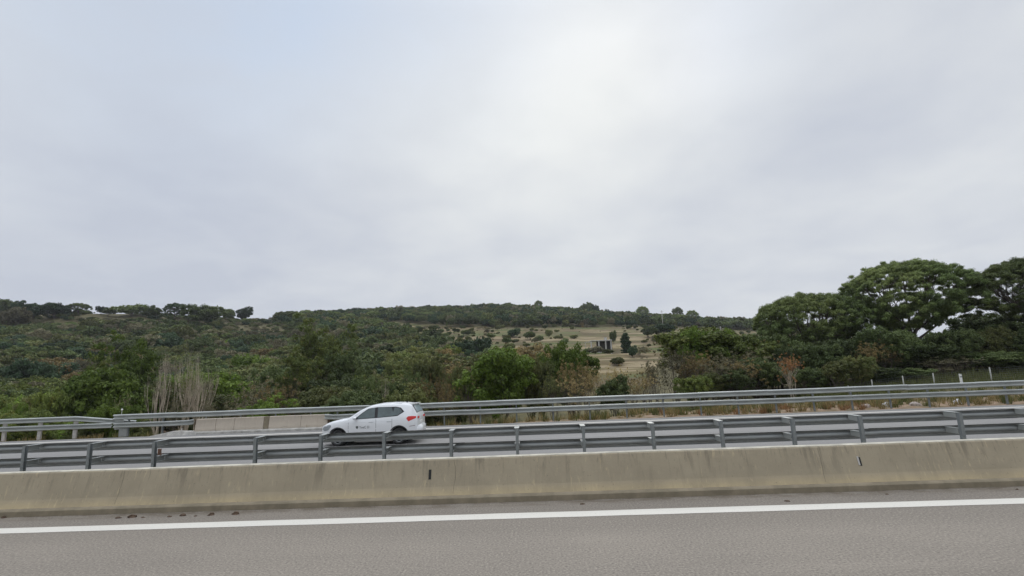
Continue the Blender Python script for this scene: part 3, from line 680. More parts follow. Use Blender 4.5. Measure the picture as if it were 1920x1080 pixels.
# near plants: fine leaves
NEAR = {}
for s in range(3): NEAR['bush%d' % s] = gen_bush(100+s, 190, 120, .105, H=6, Wd=6.5)
for s in range(3): NEAR['mid%d' % s] = gen_bush(200+s, 130, 55, .20, H=5, Wd=6, base=.03, big=1.15)
for s in range(2): NEAR['far%d' % s] = gen_bush(300+s, 44, 34, .36, H=5, Wd=6.2, base=.03, big=1.4)
for s in range(2): NEAR['pine%d' % s] = gen_pine(31+s*6, 760, 165, .115, crown=.42, low=.75)
for s in range(2): NEAR['midpine%d' % s] = gen_pine(51+s, 150, 50, .34, H=8.5, Wd=10, crown=.42, low=.25, small=1.5)
NEAR['domepine0'] = gen_pine(77, 640, 120, .12, H=9.5, Wd=13, crown=.40, low=.7)
for s in range(2): NEAR['tall%d' % s] = gen_tall(400+s, 240, 75, .10)
NEAR['midtall0'] = gen_tall(420, 110, 40, .19)
for s in range(2): NEAR['twig%d' % s] = gen_twiggy(500+s, 9, 5., .5, 4, .05, .35, 160, .06, .22, 16)
NEAR['midtwig0'] = gen_bush(520, 60, 55, .15, H=4.5, Wd=6, big=1.0)
for s in range(2): NEAR['poplar%d' % s] = gen_twiggy(600+s, 4, 8., .22, 5, .13, .75, 0)
NEAR['poplarleaf0'] = gen_twiggy(610, 5, 8., .22, 5, .13, .75, 150, .05, .25, 7)
NEAR['cyp0'] = gen_cypress(700, 120, 50, .18)
NEAR['dead0'] = gen_twiggy(800, 5, 5., .34, 4, .06, .5, 170, .06, .24, 15)
def proto(shape, mat, bark='dark'):
    key = (shape, mat, bark)
    if key not in PROTO: reg(key, NEAR[shape], LEAF[mat], BARK if bark == 'dark' else BARK_PALE)
    return PROTO[key]
FIRST = {}
def plant(name, shape, mat, px, ytop, wpx, Y, label, cat, group=None, bark='dark', rz=None, base=None, hmin=None, sink=0.0):
    P = at_y(px, ytop, Y); zb = hgt(P[0], P[1]) if base is None else at_y(px, base, Y)[2]
    zb -= sink
    H_ = P[2]-zb
    if hmin: H_ = max(H_, hmin)
    dist = float((np.array(P)-CAMP) @ CF); w = wpx*dist/FPX
    return plant_at(name, shape, mat, (P[0], P[1], zb), H_, w, label, cat, group, bark, rz)
def plant_at(name, shape, mat, loc, H_, w, label, cat, group=None, bark='dark', rz=None):
    cm, tm = proto(shape, mat, bark); key = (name, shape, mat, bark)
    if key in FIRST:
        root = copy_tree(FIRST[key])
    else:
        root = empty(name)
        if cm: link('crown', cm, root)
        if tm: link('trunk', tm, root)
        FIRST[key] = root
    root.location = loc; root.scale = (w, w, H_); root.rotation_euler = (0, 0, random.uniform(0, 6.28) if rz is None else rz)
    for k_ in ('label', 'category', 'group', 'kind'):
        if k_ in root: del root[k_]
    tag(root, label, cat, group); return root

# ---- stone pines and wood on the right
G_R = 'trees of the dark wood on the right'
plant('stone_pine', 'pine0', 'pine', 1692, 494, 228, 56, 'tallest full umbrella pine with a broad domed crown above the right-hand wood', 'pine tree', rz=.6)
plant('stone_pine', 'pine1', 'pine', 1950, 484, 250, 52, 'big umbrella pine cut off by the right edge of the photo', 'pine tree', rz=2.2)
plant('stone_pine', 'domepine0', 'pine', 1508, 555, 190, 58, 'lower wide domed pine left of the tallest umbrella pine', 'pine tree', rz=1.1)
plant('oak_tree', 'bush0', 'yellow', 1330, 617, 185, 53, 'broad green-topped tree left of the pines, above brown brush', 'tree')
plant('oak_tree', 'bush1', 'bright', 1318, 616, 110, 51.5, 'bright green crown showing on top of the broad tree left of the pines', 'tree')
plant('oak_tree', 'bush2', 'yellow', 1395, 634, 110, 51, 'olive tree between the broad green-topped tree and the lower domed pine', 'tree')
plant('dead_sapling', 'twig1', 'dead', 1475, 664, 50, 42, 'rust-brown dead sapling in front of the dark wood', 'tree', bark='pale')
plant('bush', 'bush1', 'yellow', 1294, 706, 66, 42, 'low yellow-green bush at the foot of the brown brush, right of centre', 'bush')
for (px, yt, w, Y, sh, mt) in [(1225, 672, 70, 46, 'twig0', 'grey'), (1262, 652, 80, 47, 'twig1', 'grey'), (1290, 668, 80, 45, 'twig1', 'brown'), (1345, 668, 90, 45, 'twig0', 'grey'), (1385, 672, 90, 45, 'twig1', 'brown'), (1310, 660, 90, 48, 'twig0', 'brown'), (1365, 662, 90, 47, 'twig1', 'grey'), (1410, 655, 80, 48, 'twig0', 'grey'), (1440, 640, 70, 52, 'twig1', 'brown')]:
    plant('brushwood', sh, mt, px, yt, w, Y, 'grey-brown bare brush in front of the broad green-topped tree left of the pines', 'shrub', 'bare brush left of the pines')
for (px, yt, w, Y, sh, mt) in [(1455, 625, 95, 54, 'bush1', 'oak'), (1540, 640, 100, 50, 'bush0', 'oak'), (1512, 690, 70, 45, 'bush2', 'oak'), (1562, 678, 60, 44, 'bush0', 'olive'), (1612, 668, 56, 44, 'bush1', 'olive'),
        (1600, 640, 100, 52, 'bush2', 'oak'), (1655, 650, 90, 49, 'twig0', 'brown'), (1640, 690, 80, 45, 'bush1', 'oak'), (1720, 648, 120, 50, 'bush0', 'oak'), (1700, 690, 90, 46, 'bush2', 'oak'),
        (1790, 630, 110, 52, 'bush1', 'oak'), (1770, 670, 110, 47, 'twig1', 'grey'), (1850, 590, 120, 62, 'bush0', 'oak'), (1830, 660, 110, 48, 'bush2', 'oak'), (1915, 602, 140, 60, 'bush1', 'oak'), (1960, 640, 130, 48, 'bush0', 'oak'),
        (1420, 672, 80, 47, 'bush0', 'oak'), (1380, 690, 80, 45, 'bush2', 'oak'), (1325, 700, 70, 45, 'bush0', 'olive'), (1580, 610, 70, 60, 'bush1', 'oak'), (1900, 660, 120, 46, 'bush2', 'oak'), (1670, 620, 80, 62, 'bush0', 'oak')]:
    lab = {'oak': 'dense dark evergreen tree in the wood under the pines at right', 'olive': 'olive-green rounded tree in the wood under the pines at right', 'brown': 'brown leafless brush under the pines at right', 'grey': 'grey leafless brush under the pines at right'}[mt]
    plant('oak_tree' if 'bush' in sh else 'brushwood', sh, mt, px, yt, w, Y, lab, 'tree' if 'bush' in sh else 'shrub', G_R)

# ---- trees just beyond the far rail, left and centre
plant('broadleaf_tree', 'bush0', 'bright', 222, 695, 150, 46, 'bright green broadleaf tree with rounded leaf clusters, left of the bare poplars', 'tree')
plant('broadleaf_tree', 'tall0', 'bright', 262, 626, 105, 58, 'tall mid-green tree rising just behind the bright broadleaf tree at left', 'tree')
plant('broadleaf_tree', 'tall1', 'yellow', 205, 672, 80, 54, 'yellow-green tree leaning out left of the tall mid-green tree', 'tree')
plant('bush', 'bush1', 'yellow', 128, 730, 95, 44, 'yellow-green bush left of the bright broadleaf tree', 'bush')
plant('bush', 'bush2', 'bright', 22, 760, 62, 42, 'small bright bush above the rail near the left edge', 'bush')
plant('bush', 'bush0', 'olive', 75, 745, 80, 45, 'olive bush between the small bright bush and the yellow-green bush', 'bush')
plant('bare_poplar', 'poplar0', 'grey', 303, 660, 52, 40, 'left clump of pale bare poplar stems above the far rail', 'tree', bark='pale')
plant('bare_poplar', 'poplarleaf0', 'yellow', 354, 646, 58, 41, 'bare poplar with a few yellow-green leaves, middle of the pale stems', 'tree', bark='pale')
plant('bare_poplar', 'poplar1', 'grey', 388, 660, 54, 40, 'right clump of pale bare poplar stems above the far rail', 'tree', bark='pale')
plant('bare_sapling', 'twig1', 'grey', 235, 742, 30, 38, 'short bare pale sapling behind the start of the far rail', 'shrub', bark='pale')
plant('bare_sapling', 'poplar1', 'grey', 724, 700, 20, 40, 'thin pale leafless sapling standing behind the car roof', 'tree', bark='pale')
plant('tall_tree', 'tall0', 'yellow', 612, 598, 105, 72, 'tallest yellowish-green tree standing left of the car against the hillside', 'tree')
plant('tall_tree', 'tall1', 'yellow', 560, 655, 90, 58, 'yellow-green tree in front of and left of the tallest one', 'tree')
plant('tall_tree', 'tall1', 'oak', 655, 640, 90, 64, 'dark green tree right of the tallest yellowish-green tree', 'tree')
plant('tall_tree', 'tall0', 'olive', 745, 650, 90, 66, 'olive tree on the slope above the car, half way to the bright bush', 'tree')
plant('broadleaf_bush', 'bush0', 'bright', 925, 657, 150, 43, 'big bright green bush rising over the far rail, right of the car', 'bush', rz=.4)
plant('broadleaf_bush', 'bush2', 'bright', 1052, 648, 120, 47, 'bright green tree behind brown brush, right of the big bright bush', 'tree')
plant('bush', 'bush1', 'olive', 1000, 676, 80, 45, 'olive bush filling the gap between the two bright green bushes', 'bush')
plant('bush', 'mid0', 'oak', 1146, 706, 62, 38.5, 'small dark rounded bush above the rail, below the ruined shelter', 'bush')
for (px, yt, w, Y, sh, mt) in [(1065, 676, 80, 40, 'twig0', 'brown'), (1095, 680, 60, 40, 'twig1', 'brown'), (1035, 700, 60, 38.5, 'twig1', 'olive'), (1112, 690, 50, 39, 'twig0', 'straw'), (1078, 705, 70, 38, 'twig1', 'straw')]:
    plant('brushwood', sh, mt, px, yt, w, Y, 'tan leafless brush in front of the right bright green tree', 'shrub', 'tan brush beside the bright bushes')
for (px, yt, w, Y, sh, mt) in [(1185, 712, 60, 39, 'twig0', 'straw'), (1205, 700, 60, 41, 'twig1', 'straw'), (1170, 698, 50, 46, 'twig0', 'brown'), (1150, 684, 50, 52, 'twig1', 'straw'), (1215, 684, 50, 50, 'twig0', 'brown')]:
    plant('brushwood', sh, mt, px, yt, w, Y, 'straw-coloured dry brush on the slope right of the small dark bush', 'shrub', 'dry brush below the open field')
for (px, yt, w, Y, sh, mt) in [(700, 700, 70, 46, 'twig0', 'grey'), (752, 712, 60, 43, 'twig1', 'grey'), (690, 708, 60, 42, 'bush1', 'oak'), (780, 700, 70, 46, 'bush2', 'oak'), (790, 712, 60, 42, 'twig0', 'brown'), (825, 700, 70, 43, 'twig1', 'brown'), (838, 716, 60, 40, 'twig0', 'brown'), (730, 720, 60, 41, 'bush0', 'oak'), (860, 690, 60, 50, 'bush0', 'olive'), (812, 675, 70, 56, 'bush1', 'olive')]:
    lab = {'grey': 'grey-brown bare brush just behind the white car', 'brown': 'brown bare brush between the car and the big bright bush', 'oak': 'dark green bush among the brush just behind the white car', 'olive': 'olive bush up-slope between the car and the big bright bush'}[mt]
    plant('bush' if 'bush' in sh else 'brushwood', sh, mt, px, yt, w, Y, lab, 'bush' if 'bush' in sh else 'shrub', 'brush behind the car')
for (px, yt, w, Y, sh, mt) in [(330, 742, 50, 38.5, 'twig0', 'grey'), (392, 745, 44, 38, 'twig1', 'grey')]:
    plant('brushwood', sh, mt, px, yt, w, Y, 'low grey brush around the feet of the bare poplars', 'shrub', 'brush at the poplars')
# random near belt, left of the car
rngb = np.random.default_rng(5)
def slope_label(mt, px):
    zone = 'behind the concrete parapet' if 360 < px < 620 else ('near the bare poplars' if 200 < px <= 360 else ('at the far left' if px <= 200 else 'behind the white car'))
    tone = {'oak': 'dark green', 'olive': 'olive', 'bright': 'fresh green', 'grey': 'grey twiggy', 'brown': 'brown twiggy', 'yellow': 'yellow-green'}[mt]
    return '%s bush low in the valley %s' % (tone, zone)
cnt = 0
while cnt < 95:
    px = rngb.uniform(-260, 860); Y = rngb.uniform(37, 82); t_ = ray(px, 700); X = t_[0]/t_[1]*Y
    mt = rngb.choice(['oak', 'olive', 'bright', 'grey', 'brown', 'yellow'], p=[.30, .22, .13, .13, .07, .15])
    if 270 < px < 415 and Y < 48: continue
    lim = np.interp(Y, [37, 50, 82], [732, 702, 668])+(.04*(960-px))*.8+(18 if px < 200 else 0)
    if px < 230 and mt in ('oak', 'brown') and rngb.random() < .75: mt = rngb.choice(['bright', 'yellow'])
    sh = 'twig%d' % rngb.integers(2) if mt in ('grey', 'brown') else rngb.choice(['bush0', 'bush1', 'bush2', 'tall0'])
    zt = at_y(px, lim+rngb.uniform(-14, 22), Y)[2]; zb = hgt(X, Y); H_ = zt-zb
    if H_ < 1.5: continue
    H_ = min(H_, 11); plant_at('bush' if 'bush' in sh or 'tall' in sh else 'brushwood', sh, str(mt), (X, Y, zb-.2), H_, H_*rngb.uniform(.75, 1.15) if 'bush' in sh else H_*rngb.uniform(.5, .8), slope_label(str(mt), px), 'bush' if 'bush' in sh or 'tall' in sh else 'shrub', 'bushes in the valley behind the far rail'); cnt += 1

# taller trees standing out of the hillside wood
cnt = 0
while cnt < 75:
    px = rngb.uniform(-150, 860); Y = rngb.uniform(84, 235)
    if Y > 150 and px > 620: continue
    t_ = ray(px, 690); X = t_[0]/t_[1]*Y; zb = hgt(X, Y); qx, qy = proj((X, Y, zb))
    if is_field(np.array([qx]), np.array([qy]))[0]: continue
    mt = str(rngb.choice(['oak', 'olive', 'cyp', 'grey', 'yellow', 'pine', 'bright'], p=[.24, .2, .12, .2, .1, .1, .04]))
    sh = {'pine': 'midpine1', 'grey': 'midtwig0'}.get(mt, str(rngb.choice(['mid0', 'mid1', 'mid2', 'midtall0'])))
    H_ = rngb.uniform(5.5, 9.5); w_ = H_*rngb.uniform(.8, 1.35)
    tone = {'oak': 'dark green', 'olive': 'olive-green', 'cyp': 'blackish green', 'grey': 'grey-brown half bare', 'yellow': 'yellow-green', 'pine': 'flat-topped pine', 'bright': 'fresh green'}[mt]
    zone = 'upper left hillside' if (Y > 150) else ('left hillside' if px < 420 else 'slope above the white car')
    plant_at('stone_pine' if mt == 'pine' else 'oak_tree', sh, mt, (X, Y, zb-.4), H_, w_, '%s%s standing out of the scrub on the %s' % (tone, '' if mt == 'pine' else ' tree', zone), 'tree', 'taller trees in the hillside wood'); cnt += 1

# ---- shrubs and trees on the open slope
for (px, yt, w, h_, Y, sh, mt, nm, lab, cat) in [
    (1172, 625, 19, 0, 172, 'cyp0', 'cyp', 'conifer', 'upright dark conifer right of the ruined shelter, the taller upper one of two', 'tree'),
    (1185, 648, 19, 0, 150, 'mid0', 'cyp', 'conifer', 'rounded dark shrub at the foot of the upright conifer, right of the shelter', 'shrub'),
    (1148, 620, 12, 0, 205, 'mid1', 'oak', 'oak_tree', 'small round dark tree directly above the ruined shelter', 'tree'),
    (1116, 650, 30, 0, 168, 'mid2', 'grey', 'bush', 'low grey bush in front of the ruined shelter', 'bush'),
    (1100, 652, 16, 0, 169, 'mid0', 'oak', 'bush', 'small dark bush at the left foot of the ruined shelter', 'bush'),
    (1140, 655, 22, 0, 167, 'mid1', 'olive', 'bush', 'small olive bush below the right pillars of the shelter', 'bush'),
    (1238, 608, 50, 0, 240, 'mid2', 'cyp', 'oak_tree', 'wide dark tree at the foot of the utility pole', 'tree'),
    (1218, 612, 32, 0, 236, 'mid0', 'oak', 'oak_tree', 'dark tree left of the wide one at the foot of the utility pole', 'tree'),
    (1228, 630, 24, 0, 205, 'midtwig0', 'grey', 'bush', 'pale grey round bush below the utility pole, left of two', 'bush'),
    (1250, 625, 30, 0, 200, 'midtwig0', 'grey', 'bush', 'pale grey round bush below the utility pole, right of two', 'bush'),
    (1029, 618, 15, 0, 250, 'mid1', 'olive', 'oak_tree', 'single olive tree on the pale track in the middle of the field', 'tree'),
    (992, 622, 22, 0, 240, 'mid2', 'oak', 'oak_tree', 'dark tree just left of the single olive tree on the field', 'tree'),
    (962, 616, 26, 0, 250, 'mid0', 'cyp', 'oak_tree', 'dark spreading tree below the ridge wood at the field edge', 'tree'),
    (905, 634, 32, 0, 215, 'mid1', 'oak', 'oak_tree', 'wide dark tree on the left part of the field', 'tree'),
    (862, 634, 14, 0, 212, 'mid2', 'oak', 'oak_tree', 'small dark round shrub left of the wide dark tree on the field', 'shrub'),
    (893, 650, 16, 0, 180, 'mid0', 'oak', 'oak_tree', 'dark shrub just below the wide dark tree on the field', 'shrub'),
    (818, 638, 38, 0, 180, 'mid2', 'cyp', 'oak_tree', 'large dark tree at the left edge of the open field', 'tree'),
    (806, 628, 16, 0, 215, 'mid1', 'olive', 'oak_tree', 'grey-olive shrub above the large dark tree at the field edge', 'shrub'),
    (762, 606, 22, 0, 290, 'mid0', 'oak', 'oak_tree', 'dark shrub between pale patches high on the left of the field', 'shrub'),
    (784, 612, 20, 0, 280, 'mid2', 'oak', 'oak_tree', 'second dark shrub right of the one between the pale patches', 'shrub'),
    (716, 612, 26, 0, 270, 'mid1', 'cyp', 'oak_tree', 'dark round tree left of the bare orange soil patch', 'tree'),
    (712, 598, 34, 0, 300, 'mid2', 'oak', 'oak_tree', 'dark tree touching the wood edge above the orange soil patch', 'tree'),
    (666, 616, 30, 0, 250, 'mid0', 'oak', 'oak_tree', 'dark tree right of the tallest yellowish-green tree, high on the slope', 'tree'),
    (950, 634, 20, 0, 205, 'mid1', 'oak', 'bush', 'dark low bush right of the wide dark tree on the field', 'bush'),
    (965, 636, 18, 0, 205, 'mid2', 'olive', 'bush', 'olive low bush beside the dark low bush on the field', 'bush'),
    (1075, 628, 14, 0, 235, 'mid1', 'olive', 'bush', 'tiny olive bush left of and above the shelter', 'bush'),
    (1060, 633, 12, 0, 220, 'mid0', 'olive', 'bush', 'tiny bush left of the shelter, lower of two', 'bush'),
    (880, 655, 18, 0, 160, 'midtwig0', 'brown', 'bush', 'brown dry shrub at the lower left of the field', 'shrub'),
    (905, 660, 20, 0, 150, 'midtwig0', 'dead', 'bush', 'reddish dry shrub above the big bright bush', 'shrub'),
    (867, 668, 18, 0, 140, 'midtwig0', 'straw', 'bush', 'pale straw-coloured shrub left of the big bright bush', 'shrub'),
    (838, 655, 26, 0, 150, 'mid0', 'olive', 'bush', 'olive shrub below the large dark tree at the field edge', 'shrub')]:
    plant(nm, sh, mt, px, yt, w, Y, lab, cat, hmin=1.2, sink=.15)
# ---- skyline trees
for (px, yt, w, Y, sh, mt, nm, lab) in [
    (150, 568.5, 37, 272, 'midpine0', 'pine', 'stone_pine', 'lone umbrella pine with sky under its crown on the left skyline'),
    (243, 571.5, 52, 268, 'mid1', 'pine', 'stone_pine', 'wide low domed pine on the left skyline'),
    (330, 568.5, 38, 272, 'midpine0', 'cyp', 'stone_pine', 'dark mushroom-shaped pine on the left skyline'),
    (385, 572, 66, 270, 'mid1', 'oak', 'stone_pine', 'long flat-crowned pine right of the mushroom-shaped one'),
    (287, 574, 30, 270, 'mid0', 'oak', 'oak_tree', 'small round tree between the domed pine and the mushroom-shaped pine'),
    (193, 574.5, 18, 270, 'mid1', 'cyp', 'oak_tree', 'small dark tree right of the lone umbrella pine on the skyline'),
    (208, 577, 22, 268, 'mid2', 'oak', 'oak_tree', 'second small skyline tree left of the wide domed pine'),
    (458, 575.5, 30, 335, 'mid0', 'cyp', 'oak_tree', 'dark round tree on the skyline right of the flat-crowned pine'),
    (430, 579, 26, 325, 'mid1', 'oak', 'oak_tree', 'grey-green tree between the flat-crowned pine and the dark round tree'),
    (97, 569, 54, 262, 'mid2', 'cyp', 'oak_tree', 'broad dark tree on the skyline left of the lone umbrella pine'),
    (56, 566, 44, 262, 'mid0', 'cyp', 'oak_tree', 'dark tree on the skyline second from the left edge'),
    (14, 561, 40, 262, 'mid1', 'oak', 'oak_tree', 'tallest tree at the left end of the skyline'),
    (30, 577, 46, 240, 'mid2', 'grey', 'oak_tree', 'pale grey-brown tree below the left skyline'),
    (1009, 563.5, 16, 500, 'midpine0', 'pine', 'stone_pine', 'small umbrella pine standing up on the middle of the ridge'),
    (1099, 566.5, 24, 490, 'mid0', 'oak', 'oak_tree', 'taller round tree on the ridge right of the small umbrella pine'),
    (1116, 571, 14, 490, 'mid1', 'cyp', 'oak_tree', 'round tree right beside the taller one on the ridge'),
    (1204, 574.5, 24, 470, 'midpine1', 'pine', 'stone_pine', 'umbrella pine on the ridge left of the utility pole'),
    (1270, 576, 21, 460, 'midpine0', 'pine', 'stone_pine', 'umbrella pine with a clear trunk on the ridge right of the utility pole'),
    (1296, 582, 22, 460, 'midpine1', 'pine', 'stone_pine', 'broader ridge pine right of the clear-trunked one'),
    (635, 580, 26, 400, 'mid2', 'cyp', 'oak_tree', 'dark round tree standing up on the skyline above the tallest yellowish tree'),
    (540, 583, 30, 380, 'mid0', 'cyp', 'oak_tree', 'dark tree on the skyline left of the tallest yellowish tree'),
    (675, 577, 26, 440, 'mid1', 'cyp', 'oak_tree', 'tree at the left end of the ridge wood')]:
    plant(nm, sh, mt, px, yt, w, Y, lab, 'tree' if nm != 'stone_pine' else 'pine tree', hmin=4, sink=.3)

# ---- woods as masses: instances of the same plants on a point mesh
lib = bpy.data.collections.new('plant_library')
def lib_add(i, shape, mat, trunk=True):
    cm, tm = proto(shape, mat)
    vs = np.empty(len(cm.vertices)*3, np.float32); cm.vertices.foreach_get('co', vs); o = bpy.data.objects.new('w%02d' % i, cm); lib.objects.link(o)
    return o
def wood(name, label, P, S, H_, IDX, kinds):
    me = bpy.data.meshes.new(name); me.from_pydata([tuple(p) for p in P], [], [])
    a = me.attributes.new('sc', 'FLOAT_VECTOR', 'POINT'); a.data.foreach_set('vector', np.stack([S, S, H_], 1).astype(np.float32).ravel())
    a = me.attributes.new('ix', 'INT', 'POINT'); a.data.foreach_set('value', IDX.astype(np.int32))
    a = me.attributes.new('rz', 'FLOAT_VECTOR', 'POINT'); a.data.foreach_set('vector', np.stack([RNG.normal(size=len(P))*.05, RNG.normal(size=len(P))*.05, RNG.random(len(P))*6.28], 1).astype(np.float32).ravel())
    o = link(name, me); coll = bpy.data.collections.new(name+'_kinds')
    for i, (sh, mt) in enumerate(kinds):
        cm, tm = proto(sh, mt); q = bpy.data.objects.new('k%02d' % i, cm); coll.objects.link(q)
    g = bpy.data.node_groups.new(name, 'GeometryNodeTree'); g.interface.new_socket('Geometry', in_out='INPUT', socket_type='NodeSocketGeometry'); g.interface.new_socket('Geometry', in_out='OUTPUT', socket_type='NodeSocketGeometry')
    gi = g.nodes.new('NodeGroupInput'); go = g.nodes.new('NodeGroupOutput'); ci = g.nodes.new('GeometryNodeCollectionInfo'); ci.inputs['Collection'].default_value = coll; ci.inputs['Separate Children'].default_value = True; ci.inputs['Reset Children'].default_value = True
    io = g.nodes.new('GeometryNodeInstanceOnPoints'); io.inputs['Pick Instance'].default_value = True
    def attr(n, t):
        q = g.nodes.new('GeometryNodeInputNamedAttribute'); q.data_type = t; q.inputs['Name'].default_value = n; return [s for s in q.outputs if s.enabled and s.name == 'Attribute'][0]
    m2p = g.nodes.new('GeometryNodeMeshToPoints'); g.links.new(gi.outputs[0], m2p.inputs[0])
    g.links.new(m2p.outputs[0], io.inputs['Points']); g.links.new(ci.outputs[0], io.inputs['Instance']); g.links.new(attr('ix', 'INT'), io.inputs['Instance Index'])
    g.links.new(attr('rz', 'FLOAT_VECTOR'), io.inputs['Rotation']); g.links.new(attr('sc', 'FLOAT_VECTOR'), io.inputs['Scale']); g.links.new(io.outputs[0], go.inputs[0])
    md = o.modifiers.new('wood', 'NODES'); md.node_group = g; tag(o, label, 'woodland', None, 'stuff'); return o
def scatter(Y0, Y1, t0, t1, spacing, rng):
    """jittered grid of points in the fan"""
    out = []; y = Y0
    while y < Y1:
        x = t0*y
        while x < t1*y:
            out.append((x+rng.uniform(-.45, .45)*spacing, y+rng.uniform(-.45, .45)*spacing)); x += spacing
        y += spacing*.9
    return np.array(out)
rw = np.random.default_rng(99)
tl, tr = ray(-650, 700)[0]/ray(-650, 700)[1], ray(2500, 690)[0]/ray(2500, 690)[1]
def make_wood(name, label, Y0, Y1, t0, t1, sp, kinds, probs, hr, keep=lambda px, py, X, Y: np.ones(len(px), bool), wf=(1.05, 1.5), patch=True, hmul=None):
    XY = scatter(Y0, Y1, t0, t1, sp, rw); Z = height(XY[:, 0], XY[:, 1]); P = np.column_stack([XY, Z]); px, py = projv(P)
    ok = ~(is_field(px, py)) & keep(px, py, P[:, 0], P[:, 1]); P = P[ok]; n = len(P)
    ix = rw.choice(len(kinds), size=n, p=np.array(probs)/sum(probs))
    if patch:                                                   # patches where one kind dominates
        pn = smoothnoise(P[:, 0]/28, P[:, 1]/28, 21); order = np.argsort(np.argsort(pn))*len(kinds)//max(n, 1); m_ = rw.random(n) < .35; ix = np.where(m_, np.clip(order, 0, len(kinds)-1), ix)
    h = rw.uniform(hr[0], hr[1], n)*(.8+.4*smoothnoise(P[:, 0]/15, P[:, 1]/15, 8)); w = h*rw.uniform(wf[0], wf[1], n)
    if hmul: q = hmul(*projv(P), P[:, 0], P[:, 1]); h = h*q; w = w*q**.6
    P[:, 2] -= .25
    return wood(name, label, P, w, h, ix, kinds)
midk = [('mid0', 'oak'), ('mid1', 'oak'), ('mid2', 'olive'), ('mid0', 'olive'), ('midtwig0', 'grey'), ('mid1', 'cyp'), ('midtwig0', 'brown'), ('mid2', 'yellow'), ('midpine0', 'pine')]
make_wood('hillside_wood', 'dense mixed scrub and evergreen wood covering the left hillside', 80, 175, tl, .12, 4.6, midk, [3, 3, 3, 2, 4.2, 2, 2.2, 1., 1.0], (3.2, 7.6), keep=lambda px, py, X, Y: px < 1000)
fark = [('far0', 'oak'), ('far1', 'oak'), ('far0', 'olive'), ('far1', 'cyp'), ('midtwig0', 'grey'), ('midpine0', 'pine')]
make_wood('upper_hillside_wood', 'dark evergreen wood on the upper left hillside below the skyline', 175, 345, tl, -.02, 5.4, fark, [3, 3, 2.4, 2, 3.4, 1], (3.8, 8.0), hmul=lambda px, py, X, Y: np.where(px < 560, np.interp(Y, [175, 225, 262], [1, .75, .32]), 1), keep=lambda px, py, X, Y: (px < 900) & ~((px > 165) & (px < 275) & (py < 600) & (py > 588)))
make_wood('ridge_wood', 'dark blue-green wood along the ridge in the middle of the photo', 325, 560, -.62, .62, 6.2, fark, [3, 3, .5, 4, .3, 1.5], (4.0, 8.0), keep=lambda px, py, X, Y: (px > 520) & (py < np.interp(px, [520, 700, 860, 960, 1100, 1240, 1440], [612, 606, 613, 616, 614, 614, 622])+2))
make_wood('right_wood', 'dark undergrowth and trees of the wood behind the pines at right', 60, 150, ray(1290, 690)[0]/ray(1290, 690)[1], tr, 4.6, midk, [4, 4, 2, 2, 1, 3, 1, 0, .5], (3.0, 4.6), patch=False, keep=lambda px, py, X, Y: px > np.interp(Y, [60, 90, 150], [1290, 1400, 1500]))
make_wood('near_right_wood', 'dark evergreen undergrowth along the foot of the right-hand wood', 49, 62, ray(1400, 690)[0]/ray(1400, 690)[1], tr, 3.2, [('bush0', 'oak'), ('bush1', 'oak'), ('bush2', 'olive'), ('twig0', 'brown')], [4, 4, 1.5, 1], (2.8, 4.6), patch=False, wf=(.7, 1.0))
# scattered low scrub dotted over the open slope
XY = scatter(105, 335, -.36, .42, 5.5, rw); Z = height(XY[:, 0], XY[:, 1]); P = np.column_stack([XY, Z]); px, py = projv(P)
dn = np.interp(px, [600, 760, 860, 950, 1100, 1400], [.95, .8, .5, .24, .14, .3]); fr_ = (Z/2.3) % 1; dn = dn*np.where((fr_ > .25) & (fr_ < .6), 2.8, .5)
ok = is_field(px, py) & (rw.random(len(P)) < dn) & ~((px > 1085) & (px < 1200) & (py > 625) & (py < 680)); P = P[ok]; n = len(P)
h = .5+2.6*rw.random(n)**2.2; P[:, 2] -= .1
wood('field_scrub', 'low scrub dotted over the open terraced slope', P, h*rw.uniform(1.1, 1.8, n), h, rw.choice(5, n, p=[.3, .2, .25, .15, .1]), [('mid0', 'oak'), ('mid1', 'olive'), ('mid2', 'olive'), ('midtwig0', 'grey'), ('midtwig0', 'brown')])

# ---- verge: dry grass and bracken behind the far rail
def tufts(name, label, pts, hh, n, mat, lean=.5):
    vs = []; k = len(pts); base = np.repeat(np.array(pts), n, 0); tot = len(base); a_ = RNG.random(tot)*6.28; r = RNG.random(tot)**.7*.22
    b = base.copy(); b[:, 0] += np.cos(a_)*r; b[:, 1] += np.sin(a_)*r; h = np.repeat(np.array(hh), n)*(.5+.6*RNG.random(tot))
    tip = b+np.stack([np.cos(a_)*h*lean*RNG.random(tot), np.sin(a_)*h*lean*RNG.random(tot), h], 1); w = .012+.012*RNG.random(tot); pa = RNG.random(tot)*3.14
    side = np.stack([np.cos(pa)*w, np.sin(pa)*w, np.zeros(tot)], 1)
    v = np.stack([b-side, b+side, tip+side*.3, tip-side*.3], 1).reshape(-1, 3); f = np.arange(tot*4).reshape(-1, 4)
    return tag(link(name, np_mesh(name, v, f, mat)), label, 'grass', None, 'stuff')
def vpts(x0, x1, y0, y1, n):
    X = RNG.uniform(x0, x1, n); Y = RNG.uniform(y0, y1, n); return [(x, y, float(z)-.02) for x, y, z in zip(X, Y, height(X, Y))]
p = vpts(-40, 60, 31.95, 36.5, 600); tufts('dry_grass', 'dry straw-coloured grass behind the far rail', p, RNG.uniform(.15, .6, len(p)), 26, LEAF['straw'])
p = vpts(-40, 60, 32.1, 40, 750)+vpts(22, 60, 40, 49, 1500); tufts('green_grass', 'olive weeds and grass behind the far rail', p, RNG.uniform(.2, .75, len(p)), 26, LEAF['olive'])
